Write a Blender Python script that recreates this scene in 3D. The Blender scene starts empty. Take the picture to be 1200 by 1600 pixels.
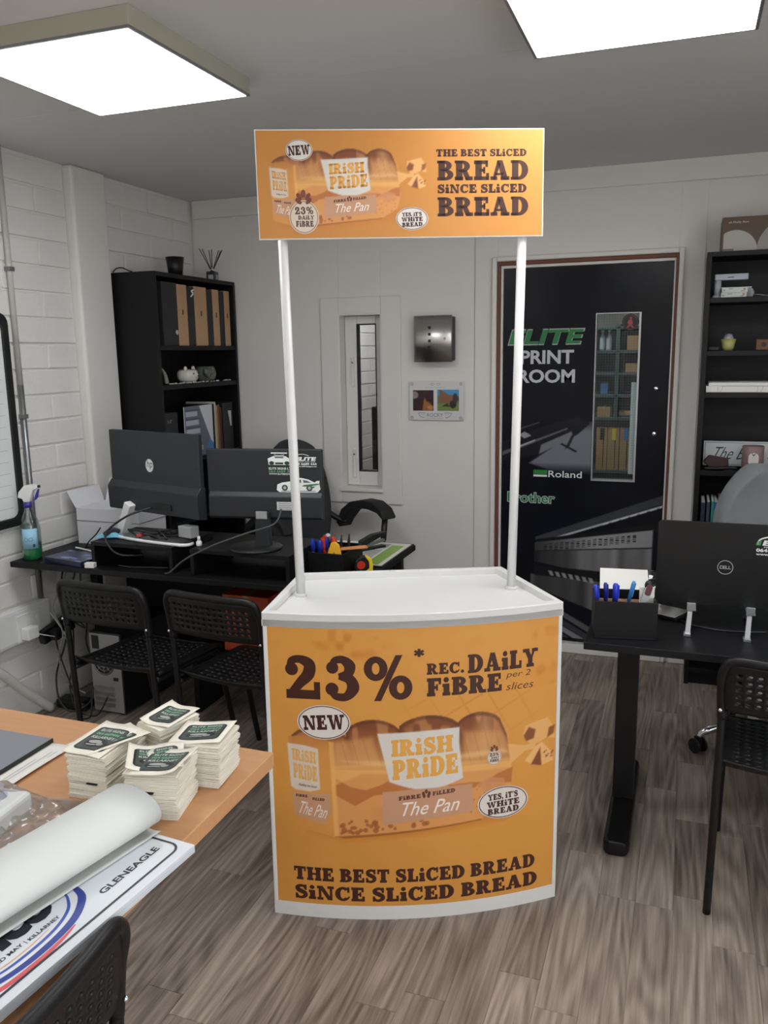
import bpy, bmesh, math, random
import numpy as np
from mathutils import Vector, Matrix
from mathutils.geometry import tessellate_polygon

# ---------------------------------------------------------------- camera, world, exposure
SC = bpy.context.scene
COL = SC.collection
PITCH, ROLL, YAW, EYE = 0.18903, -0.01501, 0.3475, 1.55
_fw = Vector((-math.sin(YAW) * math.cos(PITCH), math.cos(YAW) * math.cos(PITCH), -math.sin(PITCH)))
_r = Vector((math.cos(YAW), math.sin(YAW), 0))
_u = _r.cross(_fw)
_r, _u = _r * math.cos(ROLL) + _u * math.sin(ROLL), _u * math.cos(ROLL) - _r * math.sin(ROLL)
cam = bpy.data.cameras.new('camera')
cam.sensor_fit = 'VERTICAL'; cam.sensor_height = 24.0
cam.lens = 24.0 * 1300 / 1600
cam.clip_start = 0.05
cam_o = bpy.data.objects.new('camera', cam)
COL.objects.link(cam_o)
cam_o.matrix_world = Matrix(((_r.x, _u.x, -_fw.x, 0), (_r.y, _u.y, -_fw.y, 0), (_r.z, _u.z, -_fw.z, EYE), (0, 0, 0, 1)))
SC.camera = cam_o
world = bpy.data.worlds.new('world'); SC.world = world; world.use_nodes = True
world.node_tree.nodes['Background'].inputs[0].default_value = (0.93, 0.97, 1.0, 1)
world.node_tree.nodes['Background'].inputs[1].default_value = 4.2
SC.view_settings.view_transform = 'Standard'
SC.view_settings.look = 'None'
SC.view_settings.gamma = 1.0
SC.view_settings.use_curve_mapping = False
SC.view_settings.exposure = 0.0
LAMP = 12.0                       # radiance of the ceiling panels
portal = bpy.data.lights.new('added_window_portal', 'AREA'); portal.shape = 'RECTANGLE'; portal.size = 3.5; portal.size_y = 1.8
portal.cycles.is_portal = True                # guides daylight rays through the unseen window added beside the camera
portal_o = bpy.data.objects.new('added_window_portal', portal); COL.objects.link(portal_o)
portal_o.location = (2.29, -.75, 1.3); portal_o.rotation_euler = (math.pi / 2, 0, math.pi / 2)
CEIL, BACK, LEFT = 2.388, 4.218, -2.642
RNG = random.Random(5)

# ---------------------------------------------------------------- colours and materials
def lin(c):
    c = [x / 255.0 for x in c[:3]]
    return tuple(x / 12.92 if x <= .04045 else ((x + .055) / 1.055) ** 2.4 for x in c)
MATS = {}
def mat(name, rgb=(128, 128, 128), rough=.5, metal=0., spec=.5, var=0., vscale=8., bump=0., bscale=60., emit=0., coat=0., alpha=None, stretch=None, trans=0., sheen=0.):
    if name in MATS: return MATS[name]
    m = bpy.data.materials.new(name); m.use_nodes = True
    nt = m.node_tree; b = nt.nodes['Principled BSDF']
    b.inputs['Roughness'].default_value = rough
    b.inputs['Metallic'].default_value = metal
    b.inputs['Specular IOR Level'].default_value = spec
    c = lin(rgb)
    b.inputs['Base Color'].default_value = (*c, 1)
    if coat: b.inputs['Coat Weight'].default_value = coat
    if trans: b.inputs['Transmission Weight'].default_value = trans
    if sheen: b.inputs['Sheen Weight'].default_value = sheen
    tc = nt.nodes.new('ShaderNodeTexCoord'); src = tc.outputs['Object']
    if stretch:
        mp = nt.nodes.new('ShaderNodeMapping'); mp.inputs['Scale'].default_value = stretch
        nt.links.new(src, mp.inputs[0]); src = mp.outputs[0]
    if var:
        n = nt.nodes.new('ShaderNodeTexNoise'); n.inputs['Scale'].default_value = vscale; n.inputs['Detail'].default_value = 5
        nt.links.new(src, n.inputs['Vector'])
        r = nt.nodes.new('ShaderNodeMix'); r.data_type = 'RGBA'
        r.inputs[6].default_value = (*[x * (1 - var) for x in c], 1)
        r.inputs[7].default_value = (*[min(1, x * (1 + var)) for x in c], 1)
        nt.links.new(n.outputs[0], r.inputs[0]); nt.links.new(r.outputs[2], b.inputs['Base Color'])
    if bump:
        n = nt.nodes.new('ShaderNodeTexNoise'); n.inputs['Scale'].default_value = bscale; n.inputs['Detail'].default_value = 4
        nt.links.new(src, n.inputs['Vector'])
        bp = nt.nodes.new('ShaderNodeBump'); bp.inputs['Strength'].default_value = bump; bp.inputs['Distance'].default_value = .01
        nt.links.new(n.outputs[0], bp.inputs['Height']); nt.links.new(bp.outputs[0], b.inputs['Normal'])
    if emit:
        b.inputs['Emission Color'].default_value = (.97, .985, 1, 1); b.inputs['Emission Strength'].default_value = emit
    if alpha is not None: b.inputs['Alpha'].default_value = alpha
    MATS[name] = m
    return m
def glass_mat(name, tint=(255, 255, 255), refl=.08, rough=.02):
    if name in MATS: return MATS[name]
    m = bpy.data.materials.new(name); m.use_nodes = True; nt = m.node_tree
    nt.nodes.remove(nt.nodes['Principled BSDF'])
    t = nt.nodes.new('ShaderNodeBsdfTransparent'); t.inputs[0].default_value = (*lin(tint), 1)
    g = nt.nodes.new('ShaderNodeBsdfGlossy'); g.inputs['Roughness'].default_value = rough
    f = nt.nodes.new('ShaderNodeLayerWeight'); f.inputs[0].default_value = .25
    a = nt.nodes.new('ShaderNodeMath'); a.operation = 'MULTIPLY_ADD'; a.inputs[1].default_value = .45; a.inputs[2].default_value = refl; a.use_clamp = True
    x = nt.nodes.new('ShaderNodeMixShader')
    nt.links.new(f.outputs['Facing'], a.inputs[0]); nt.links.new(a.outputs[0], x.inputs[0])
    nt.links.new(t.outputs[0], x.inputs[1]); nt.links.new(g.outputs[0], x.inputs[2])
    nt.links.new(x.outputs[0], nt.nodes['Material Output'].inputs[0])
    MATS[name] = m
    return m
def print_mat(name='print', rough=.45, coat=0., bump=0., bscale=30., spec=.5):
    """printed surface: colour comes from the ink stored on the mesh"""
    if name in MATS: return MATS[name]
    m = mat(name, (200, 200, 200), rough, coat=coat, spec=spec, bump=bump, bscale=bscale); nt = m.node_tree
    a = nt.nodes.new('ShaderNodeAttribute'); a.attribute_name = 'ink'
    nt.links.new(a.outputs['Color'], nt.nodes['Principled BSDF'].inputs['Base Color'])
    return m

# ---------------------------------------------------------------- objects and meshes
def tag(o, label=None, cat=None, group=None, kind=None):
    for k, v in (('label', label), ('category', cat), ('group', group), ('kind', kind)):
        if v: o[k] = v
    return o
def thing(name, label, cat, loc=(0, 0, 0), rz=0., group=None):
    o = bpy.data.objects.new(name, None); COL.objects.link(o)
    o.empty_display_size = .05
    o.location = loc; o.rotation_euler = (0, 0, rz)
    return tag(o, label, cat, group)
def struct(name):
    o = bpy.data.objects.new(name, None); COL.objects.link(o); o['kind'] = 'structure'
    return o
def link_mesh(name, me, m, parent):
    o = bpy.data.objects.new(name, me); COL.objects.link(o)
    if m is not None:
        for x in (m if isinstance(m, (list, tuple)) else [m]): me.materials.append(x)
    if parent is not None: o.parent = parent
    return o
def copy_tree(o, parent=None):
    c = o.copy(); COL.objects.link(c)
    if parent is not None: c.parent = parent
    for ch in list(o.children): copy_tree(ch, c)
    return c
def catmull(pts, n=8, closed=False):
    P = [Vector(p) for p in pts]; out = []
    k = len(P); rng = range(k if closed else k - 1)
    for i in rng:
        if closed: p0, p1, p2, p3 = P[i - 1], P[i], P[(i + 1) % k], P[(i + 2) % k]
        else: p0, p1, p2, p3 = P[max(i - 1, 0)], P[i], P[i + 1], P[min(i + 2, k - 1)]
        for j in range(n):
            t = j / n
            out.append(.5 * ((2 * p1) + (p2 - p0) * t + (2 * p0 - 5 * p1 + 4 * p2 - p3) * t * t + (3 * p1 - p0 - 3 * p2 + p3) * t ** 3))
    if not closed: out.append(P[-1])
    return out
class MB:
    """collects shapes into one mesh"""
    def __init__(self, mtx=None): self.v = []; self.f = []; self.s = []; self.mi = []; self.m = mtx; self.cur = 0
    def add(self, vs, fs, smooth=False):
        b = len(self.v)
        if self.m is not None: vs = [self.m @ Vector(p) for p in vs]
        self.v += [tuple(p) for p in vs]
        for i, f in enumerate(fs):
            self.f.append([b + k for k in f]); self.s.append(smooth if isinstance(smooth, bool) else smooth[i]); self.mi.append(self.cur)
        return self
    def box(self, x0, x1, y0, y1, z0, z1):
        return self.hexa([(x0, y0, z0), (x1, y0, z0), (x1, y1, z0), (x0, y1, z0), (x0, y0, z1), (x1, y0, z1), (x1, y1, z1), (x0, y1, z1)])
    def hexa(self, p):
        return self.add(p, [(0, 3, 2, 1), (4, 5, 6, 7), (0, 1, 5, 4), (1, 2, 6, 5), (2, 3, 7, 6), (3, 0, 4, 7)])
    def prism(self, poly, z0, z1, axis='z', smooth=False):
        n = len(poly)
        if sum(poly[i][0] * poly[(i + 1) % n][1] - poly[(i + 1) % n][0] * poly[i][1] for i in range(n)) < 0: poly = poly[::-1]
        mk = {'z': lambda a, b, c: (a, b, c), 'y': lambda a, b, c: (a, -c, b), 'x': lambda a, b, c: (c, a, b)}[axis]
        vs = [mk(a, b, z0) for a, b in poly] + [mk(a, b, z1) for a, b in poly]
        tri = tessellate_polygon([[Vector((a, b, 0)) for a, b in poly]])
        fs = []; sm = []
        for t in tri:
            a, b, c = [Vector((*poly[i], 0)) for i in t]
            if (b - a).cross(c - a).z < 0: t = (t[0], t[2], t[1])
            fs += [(t[2], t[1], t[0]), (t[0] + n, t[1] + n, t[2] + n)]; sm += [False, False]
        for i in range(n):
            j = (i + 1) % n; fs.append((i, j, j + n, i + n)); sm.append(smooth)
        return self.add(vs, fs, sm)
    def tube(self, pts, r, seg=10, cap=True):
        P = [Vector(p) for p in pts]; n = len(P)
        R = r if isinstance(r, (list, tuple)) else [r] * n
        vs = []; fs = []; sm = []
        t = (P[1] - P[0]).normalized()
        a = t.orthogonal().normalized()
        for i in range(n):
            t2 = (P[min(i + 1, n - 1)] - P[max(i - 1, 0)]).normalized()
            q = t.rotation_difference(t2); a = q @ a; a = (a - t2 * a.dot(t2)).normalized(); t = t2
            b = t.cross(a)
            for k in range(seg):
                w = 2 * math.pi * k / seg
                vs.append(P[i] + (a * math.cos(w) + b * math.sin(w)) * R[i])
        for i in range(n - 1):
            for k in range(seg):
                k2 = (k + 1) % seg
                fs.append((i * seg + k, i * seg + k2, (i + 1) * seg + k2, (i + 1) * seg + k)); sm.append(True)
        if cap:
            fs.append(tuple(range(seg - 1, -1, -1))); fs.append(tuple((n - 1) * seg + k for k in range(seg))); sm += [False, False]
        return self.add(vs, fs, sm)
    def cyl(self, x, y, z0, z1, r, r2=None, seg=20):
        return self.tube([(x, y, z0), (x, y, z1)], [r, r if r2 is None else r2], seg)
    def lathe(self, prof, c=(0, 0, 0), seg=24, cap=True):
        vs = []; fs = []; sm = []; n = len(prof)
        for r, z in prof:
            for k in range(seg):
                w = 2 * math.pi * k / seg; vs.append((c[0] + r * math.cos(w), c[1] + r * math.sin(w), c[2] + z))
        for i in range(n - 1):
            for k in range(seg):
                k2 = (k + 1) % seg
                fs.append((i * seg + k, i * seg + k2, (i + 1) * seg + k2, (i + 1) * seg + k)); sm.append(True)
        if cap:
            fs.append(tuple(range(seg - 1, -1, -1))); fs.append(tuple((n - 1) * seg + k for k in range(seg))); sm += [False, False]
        return self.add(vs, fs, sm)
    def ball(self, c, rx, ry=None, rz=None, seg=16, rings=9):
        ry = rx if ry is None else ry; rz = rx if rz is None else rz
        vs = []; fs = []
        for i in range(rings + 1):
            p = math.pi * i / rings
            for k in range(seg):
                w = 2 * math.pi * k / seg
                vs.append((c[0] + rx * math.sin(p) * math.cos(w), c[1] + ry * math.sin(p) * math.sin(w), c[2] - rz * math.cos(p)))
        for i in range(rings):
            for k in range(seg):
                k2 = (k + 1) % seg; fs.append((i * seg + k, i * seg + k2, (i + 1) * seg + k2, (i + 1) * seg + k))
        return self.add(vs, fs, True)
    def sheet(self, rows, smooth=True):
        """a surface through rows of points"""
        n = len(rows[0]); vs = [p for r in rows for p in r]
        return self.add(vs, [(i * n + k, i * n + k + 1, (i + 1) * n + k + 1, (i + 1) * n + k) for i in range(len(rows) - 1) for k in range(n - 1)], smooth)
    def build(self, name, m, parent=None, bev=0., seg=2, solid=0., sub=0, label=None, cat=None, group=None, kind=None, soft=False):
        me = bpy.data.meshes.new(name); me.from_pydata(self.v, [], self.f)
        me.polygons.foreach_set('use_smooth', [True] * len(self.f) if soft else self.s)
        me.polygons.foreach_set('material_index', self.mi)
        me.update()
        o = link_mesh(name, me, m, parent)
        if solid:
            q = o.modifiers.new('solid', 'SOLIDIFY'); q.thickness = abs(solid); q.offset = 0 if solid > 0 else -1
        if bev:
            q = o.modifiers.new('bevel', 'BEVEL'); q.width = bev; q.segments = seg; q.limit_method = 'ANGLE'; q.angle_limit = .7; q.harden_normals = False
        if sub:
            q = o.modifiers.new('sub', 'SUBSURF'); q.levels = sub; q.render_levels = sub
        return tag(o, label, cat, group, kind)
def rrect(x0, x1, y0, y1, r, n=5):
    out = []
    for cx, cy, a in ((x1 - r, y1 - r, 0), (x0 + r, y1 - r, 90), (x0 + r, y0 + r, 180), (x1 - r, y0 + r, 270)):
        for i in range(n + 1):
            w = math.radians(a + 90 * i / n); out.append((cx + r * math.cos(w), cy + r * math.sin(w)))
    return out
def ellipse(cx, cy, rx, ry, n=36, a0=0, a1=360):
    full = abs(a1 - a0) >= 360
    return [(cx + rx * math.cos(math.radians(a0 + (a1 - a0) * i / (n if full else n - 1))), cy + ry * math.sin(math.radians(a0 + (a1 - a0) * i / (n if full else n - 1)))) for i in range(n)]
# ---------------------------------------------------------------- lettering: a chunky slab alphabet
def _rect(a, b, c, d): return [(a, b), (c, b), (c, d), (a, d)]
def _stroke(pts, ws, n=7):
    C = catmull([(x, y, 0) for x, y in pts], n); k = len(C); out = []
    W = [np.interp(i / (k - 1) * (len(ws) - 1), range(len(ws)), ws) for i in range(k)]
    L = []
    for i in range(k):
        t = (C[min(i + 1, k - 1)] - C[max(i - 1, 0)]).normalized(); nn = Vector((-t.y, t.x, 0))
        L.append((C[i] + nn * W[i] / 2, C[i] - nn * W[i] / 2))
    for i in range(k - 1):
        out.append([(p.x, p.y) for p in (L[i][1], L[i + 1][1], L[i + 1][0], L[i][0])])
    return out
def _ring(cx, cy, rx, ry, ix, iy, a0=0, a1=360, n=22):
    o = []
    for i in range(n):
        w0 = math.radians(a0 + (a1 - a0) * i / n); w1 = math.radians(a0 + (a1 - a0) * (i + 1) / n)
        o.append([(cx + ix * math.cos(w0), cy + iy * math.sin(w0)), (cx + rx * math.cos(w0), cy + ry * math.sin(w0)), (cx + rx * math.cos(w1), cy + ry * math.sin(w1)), (cx + ix * math.cos(w1), cy + iy * math.sin(w1))])
    return o
def _disc(x, y, r): return [ellipse(x, y, r, r, 16)]
_S, _s = .34, .19
def _stem(x, h=1.): return [_rect(x, 0, x + _S, h), _rect(x - .07, 0, x + _S + .07, _s), _rect(x - .07, h - _s, x + _S + .07, h)]
SLAB = {
 'I': (.44, _stem(.07)), ' ': (.30, []), '.': (.30, _disc(.15, .14, .15)),
 ',': (.30, _disc(.15, .14, .14) + [[(.15, .1), (.29, .12), (.14, -.2), (.05, -.16)]]),
 "'": (.26, [[(.02, 1), (.25, 1), (.17, .6), (.08, .6)]]),
 'i': (.44, [_rect(.06, 0, .39, .66), _rect(0, 0, .44, _s), _rect(0, .66 - _s, .3, .66)] + _disc(.21, .87, .15)),
 'T': (.86, [_rect(0, 1 - _s, .86, 1), _rect(0, .64, .14, 1), _rect(.72, .64, .86, 1), _rect(.26, 0, .60, 1), _rect(.18, 0, .68, _s)]),
 'H': (1.06, _stem(.07) + _stem(.65) + [_rect(.3, .42, .7, .58)]),
 'E': (.82, [_rect(.07, 0, .42, 1), _rect(0, 1 - _s, .76, 1), _rect(.62, .66, .76, 1), _rect(0, 0, .8, _s), _rect(.66, 0, .82, .36), _rect(.3, .42, .6, .58), _rect(.5, .33, .61, .67)]),
 'F': (.78, [_rect(.07, 0, .42, 1), _rect(0, 1 - _s, .78, 1), _rect(.64, .64, .78, 1), _rect(0, 0, .46, _s), _rect(.3, .4, .6, .56), _rect(.5, .3, .61, .66)]),
 'L': (.78, _stem(.07) + [_rect(0, 0, .76, _s), _rect(.62, 0, .78, .42)]),
 'B': (.88, [_rect(.07, 0, .42, 1), _rect(0, 0, .45, .15), _rect(0, .86, .45, 1), _rect(.2, .46, .45, .58)] + _ring(.42, .745, .37, .255, .08, .095, -90, 90, 12) + _ring(.44, .28, .44, .28, .12, .12, -90, 90, 14)),
 'D': (.96, [_rect(.07, 0, .42, 1), _rect(0, 0, .46, .15), _rect(0, .85, .46, 1)] + _ring(.44, .5, .52, .5, .17, .33, -90, 90, 18)),
 'P': (.84, [_rect(.07, 0, .42, 1), _rect(0, 0, .48, _s), _rect(0, .86, .45, 1), _rect(.2, .36, .45, .5)] + _ring(.43, .68, .41, .32, .09, .155, -90, 90, 14)),
 'R': (.98, [_rect(.07, 0, .42, 1), _rect(0, 0, .46, _s), _rect(0, .86, .45, 1), _rect(.2, .42, .45, .55), [(.38, .5), (.66, .5), (.9, .0), (.6, 0)], _rect(.6, 0, .98, _s)] + _ring(.43, .71, .40, .29, .09, .13, -90, 90, 14)),
 'A': (1.04, [[(.1, 0), (.25, 0), (.56, .82), (.38, 1)], [(.36, 1), (.66, 1), (.98, 0), (.64, 0)], _rect(.25, .24, .72, .36), _rect(0, 0, .38, _s), _rect(.56, 0, 1.04, _s)]),
 'N': (1.04, [_rect(.1, 0, .26, 1), _rect(.78, 0, .94, 1), [(.06, 1), (.36, 1), (.94, 0), (.66, 0)], _rect(0, 0, .38, _s), _rect(0, 1 - _s, .3, 1), _rect(.64, 1 - _s, 1.04, 1)]),
 'S': (.8, _stroke([(.66, .72), (.58, .88), (.38, .92), (.19, .8), (.22, .63), (.42, .52), (.62, .4), (.65, .22), (.46, .08), (.24, .1), (.13, .28)], [.13, .17, .19, .27, .30, .32, .30, .27, .19, .17, .13]) + [_rect(.61, .62, .74, 1), _rect(.05, 0, .18, .38)]),
 'C': (.92, _ring(.48, .5, .48, .51, .16, .33, 42, 318, 26) + [_rect(.74, .6, .88, 1), [(.78, .1), (.92, .3), (.84, .36), (.7, .2)]]),
 'O': (1.0, _ring(.5, .5, .5, .51, .16, .33)),
 'Y': (1.0, [[(.06, 1), (.38, 1), (.65, .42), (.36, .42)], [(.68, 1), (.84, 1), (.62, .42), (.48, .42)], _rect(.35, 0, .65, .46), _rect(0, 1 - _s, .44, 1), _rect(.6, 1 - _s, 1, 1), _rect(.25, 0, .75, _s)]),
 'W': (1.4, [[(.06, 1), (.36, 1), (.58, 0), (.36, 0)], [(.44, 0), (.58, 0), (.78, 1), (.66, 1)], [(.6, 1), (.88, 1), (1.08, 0), (.86, 0)], [(.94, 0), (1.08, 0), (1.3, 1), (1.16, 1)], _rect(0, 1 - _s, .44, 1), _rect(1.04, 1 - _s, 1.4, 1)]),
 '2': (.86, _stroke([(.18, .66), (.2, .86), (.4, .91), (.6, .8), (.58, .58), (.38, .36), (.17, .12)], [.16, .17, .18, .27, .28, .22, .16]) + _disc(.2, .68, .15) + [_rect(.06, 0, .8, .21), _rect(.7, 0, .84, .4)]),
 '3': (.84, _stroke([(.2, .78), (.26, .9), (.44, .92), (.59, .78), (.54, .6), (.34, .54)], [.14, .16, .18, .27, .22, .13]) + _stroke([(.34, .54), (.58, .48), (.66, .28), (.5, .08), (.26, .09), (.18, .22)], [.13, .24, .29, .19, .17, .14]) + _disc(.2, .74, .14) + _disc(.18, .25, .15)),
 '%': (1.1, _ring(.27, .72, .27, .28, .085, .13) + _ring(.83, .28, .27, .28, .085, .13) + [[(.22, -.02), (.38, -.02), (.88, 1.02), (.72, 1.02)]]),
 '*': (.5, [[(.25 + .07 * math.sin(a) + .25 * math.cos(a), .75 + .25 * math.sin(a) - .07 * math.cos(a)), (.25 - .07 * math.sin(a) + .25 * math.cos(a), .75 + .25 * math.sin(a) + .07 * math.cos(a)), (.25 - .07 * math.sin(a) - .25 * math.cos(a), .75 - .25 * math.sin(a) + .07 * math.cos(a)), (.25 + .07 * math.sin(a) - .25 * math.cos(a), .75 - .25 * math.sin(a) - .07 * math.cos(a))] for a in (math.pi / 2, math.pi / 6, -math.pi / 6)]),
}
def slab(body, x0, x1, y0, y1):
    """polygons of a line of slab lettering fitted into a box"""
    out = []; x = 0.
    for ch in body:
        w, ps = SLAB[ch]
        for p in ps: out.append([(x + a, b) for a, b in p])
        x += w + .07
    x -= .07
    sx = (x1 - x0) / x; sy = y1 - y0
    return [[(x0 + a * sx, y0 + b * sy) for a, b in p] for p in out]
_tcache = {}
def sans(body, x0, x1, y0, y1, bold=0., shear=0.):
    """triangles of a line of plain lettering fitted into a box"""
    key = (body, bold)
    if key not in _tcache:
        cu = bpy.data.curves.new('lettering', 'FONT'); cu.body = body; cu.size = 1; cu.offset = bold; cu.resolution_u = 3; cu.fill_mode = 'BOTH'
        ob = bpy.data.objects.new('lettering', cu); COL.objects.link(ob)
        bpy.context.view_layer.update()
        ev = ob.evaluated_get(bpy.context.evaluated_depsgraph_get()); me = ev.to_mesh()
        vs = [tuple(v.co[:2]) for v in me.vertices]; fs = [tuple(p.vertices) for p in me.polygons]
        ev.to_mesh_clear(); bpy.data.objects.remove(ob); bpy.data.curves.remove(cu)
        _tcache[key] = (vs, fs)
    vs, fs = _tcache[key]
    ax = min(v[0] for v in vs); bx = max(v[0] for v in vs); ay = min(v[1] for v in vs); by = max(v[1] for v in vs)
    out = []
    for f in fs:
        q = []
        for i in f:
            a = (vs[i][0] - ax) / (bx - ax); b = (vs[i][1] - ay) / (by - ay)
            q.append((x0 + a * (x1 - x0) + shear * b * (y1 - y0), y0 + b * (y1 - y0)))
        out.append(q)
    return out
class Art:
    """flat print: inked polygons and painted fields laid on a surface"""
    def __init__(self): self.p = []; self.g = []; self.l = 0
    def up(self): self.l += 1; return self
    def poly(self, pts, rgb): self.p.append((pts, lin(rgb), self.l)); return self
    def polys(self, ps, rgb):
        for q in ps: self.p.append((q, lin(rgb), self.l))
        return self
    def line(self, pts, w, rgb, n=6): return self.polys(_stroke(pts, [w, w], n), rgb)
    def ring(self, cx, cy, rx, ry, t, rgb): return self.polys(_ring(cx, cy, rx, ry, rx - t, ry - t, n=36), rgb)
    def frame(self, x0, x1, y0, y1, t, rgb):
        return self.polys([_rect(x0, y0, x1, y0 + t), _rect(x0, y1 - t, x1, y1), _rect(x0, y0 + t, x0 + t, y1 - t), _rect(x1 - t, y0 + t, x1, y1 - t)], rgb)
    def build(self, name, m, parent, fn, step=.0003, cut=None, label=None, cat=None):
        vs = []; fs = []; cs = []
        for pts, c, l in self.p:
            tr = [tuple(range(len(pts)))] if len(pts) <= 4 else tessellate_polygon([[Vector((a, b, 0)) for a, b in pts]])
            b = len(vs)
            for a, z in pts: vs.append((a, z, l)); cs.append(c)
            for t in tr:
                A, B, C = [pts[i] for i in t[:3]]
                if (B[0] - A[0]) * (C[1] - A[1]) - (B[1] - A[1]) * (C[0] - A[0]) < 0: t = tuple(t)[::-1]
                fs.append([b + i for i in t])
        me = bpy.data.meshes.new(name); me.from_pydata(vs, [], fs)
        at = me.color_attributes.new('ink', 'FLOAT_COLOR', 'POINT')
        at.data.foreach_set('color', np.array([(*c, 1) for c in cs], dtype=np.float32).ravel())
        if cut:
            bm = bmesh.new(); bm.from_mesh(me)
            for x in cut:
                bmesh.ops.bisect_plane(bm, geom=bm.verts[:] + bm.edges[:] + bm.faces[:], plane_co=(x, 0, 0), plane_no=(1, 0, 0))
            bm.to_mesh(me); bm.free()
        for v in me.vertices:
            a, z, l = v.co; v.co = fn(a, z, (l + 1) * step)
        me.update()
        return tag(link_mesh(name, me, m, parent), label, cat)
def frame_fn(o, ex, ey):
    o = Vector(o); ex = Vector(ex); ey = Vector(ey); n = ex.cross(ey)
    return lambda a, b, d: o + ex * a + ey * b + n * d
# ---- painted fields (pictures in print)
def _smooth(t): t = np.clip(t, 0, 1); return t * t * (3 - 2 * t)
class Canvas:
    def __init__(self, x0, x1, y0, y1, nx, ny, rgb):
        self.x = np.linspace(x0, x1, nx + 1); self.y = np.linspace(y0, y1, ny + 1); self.nx, self.ny = nx, ny
        self.X, self.Y = np.meshgrid(self.x, self.y); self.px = (x1 - x0) / nx
        self.C = np.zeros(self.X.shape + (3,)) + np.array(rgb) / 255.
    def noise(self, sx, sy, seed):
        r = np.random.RandomState(seed); G = r.rand(64, 64)
        u = self.X * sx + 1000; v = self.Y * sy + 1000
        i = np.floor(u).astype(int); j = np.floor(v).astype(int); fu = _smooth(u - i); fv = _smooth(v - j)
        g = lambda a, b: G[a % 64, b % 64]
        return (g(i, j) * (1 - fu) + g(i + 1, j) * fu) * (1 - fv) + (g(i, j + 1) * (1 - fu) + g(i + 1, j + 1) * fu) * fv
    def poly(self, pts, soft=1.):
        d = np.full(self.X.shape, 1e9); ins = np.zeros(self.X.shape, bool); k = len(pts)
        for i in range(k):
            ax, ay = pts[i]; bx, by = pts[(i + 1) % k]
            ex, ey = bx - ax, by - ay; wx = self.X - ax; wy = self.Y - ay
            t = np.clip((wx * ex + wy * ey) / (ex * ex + ey * ey + 1e-12), 0, 1)
            d = np.minimum(d, np.hypot(wx - ex * t, wy - ey * t))
            cr = ((ay > self.Y) != (by > self.Y)) & (self.X < ex * (self.Y - ay) / (ey + 1e-15) + ax)
            ins ^= cr
        sd = np.where(ins, d, -d)
        return _smooth(sd / (self.px * soft) + .5)
    def ell(self, cx, cy, rx, ry, soft=1.):
        q = np.hypot((self.X - cx) / rx, (self.Y - cy) / ry)
        return _smooth((1 - q) * min(rx, ry) / (self.px * soft) + .5)
    def put(self, mask, rgb, a=1.):
        c = np.array(rgb) / 255. if not isinstance(rgb, np.ndarray) else rgb
        m = (mask * a)[..., None]; self.C = self.C * (1 - m) + c * m
        return self
    def mul(self, mask, f): self.C = self.C * (1 + mask[..., None] * (f - 1)); return self
    def build(self, name, m, parent, fn):
        ny, nx = self.ny + 1, self.nx + 1
        co = np.array([fn(a, b, 0.) for b in self.y for a in self.x], dtype=np.float32)
        me = bpy.data.meshes.new(name)
        me.vertices.add(nx * ny); me.vertices.foreach_set('co', co.ravel())
        i = (np.arange(ny - 1)[:, None] * nx + np.arange(nx - 1)[None, :]).ravel()
        idx = np.stack([i, i + 1, i + nx + 1, i + nx], 1).astype(np.int32)
        me.loops.add(idx.size); me.loops.foreach_set('vertex_index', idx.ravel())
        me.polygons.add(len(i)); me.polygons.foreach_set('loop_start', np.arange(len(i), dtype=np.int32) * 4)
        me.update(calc_edges=True)
        C = np.clip(self.C, 0, 1); L = np.where(C <= .04045, C / 12.92, ((C + .055) / 1.055) ** 2.4)
        at = me.color_attributes.new('ink', 'FLOAT_COLOR', 'POINT')
        at.data.foreach_set('color', np.concatenate([L, np.ones(L.shape[:2] + (1,))], 2).astype(np.float32).ravel())
        me.polygons.foreach_set('use_smooth', [True] * len(i))
        return link_mesh(name, me, m, parent)
PRINT = print_mat('printed_ink', .38)
GLOSSP = print_mat('glossy_print', .28)
# ================================================================= the setting
WALL = mat('wall_paint', (224, 221, 216), .62, var=.03, vscale=3, bump=.06, bscale=90)
BLOCKP = mat('block_paint', (224, 222, 218), .55, var=.05, vscale=9, bump=.35, bscale=38)
CEILM = mat('ceiling_paint', (216, 217, 217), .8, var=.02, vscale=2)
TRIMW = mat('trim_paint', (224, 221, 216), .42, bump=.03)
WHITEP = mat('white_plastic', (226, 227, 226), .38)
BLACKP = mat('black_plastic', (17, 18, 20), .45)
BLACKW = mat('black_melamine', (15, 15, 18), .5, spec=.3, var=.12, vscale=30, stretch=(1, 12, 1))
CHROME = mat('chrome', (215, 216, 220), .14, 1.)
STEEL = mat('galvanised_steel', (150, 152, 154), .38, .85, var=.15, vscale=20)
DARKM = mat('dark_metal', (16, 16, 18), .42, .3)

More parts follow.
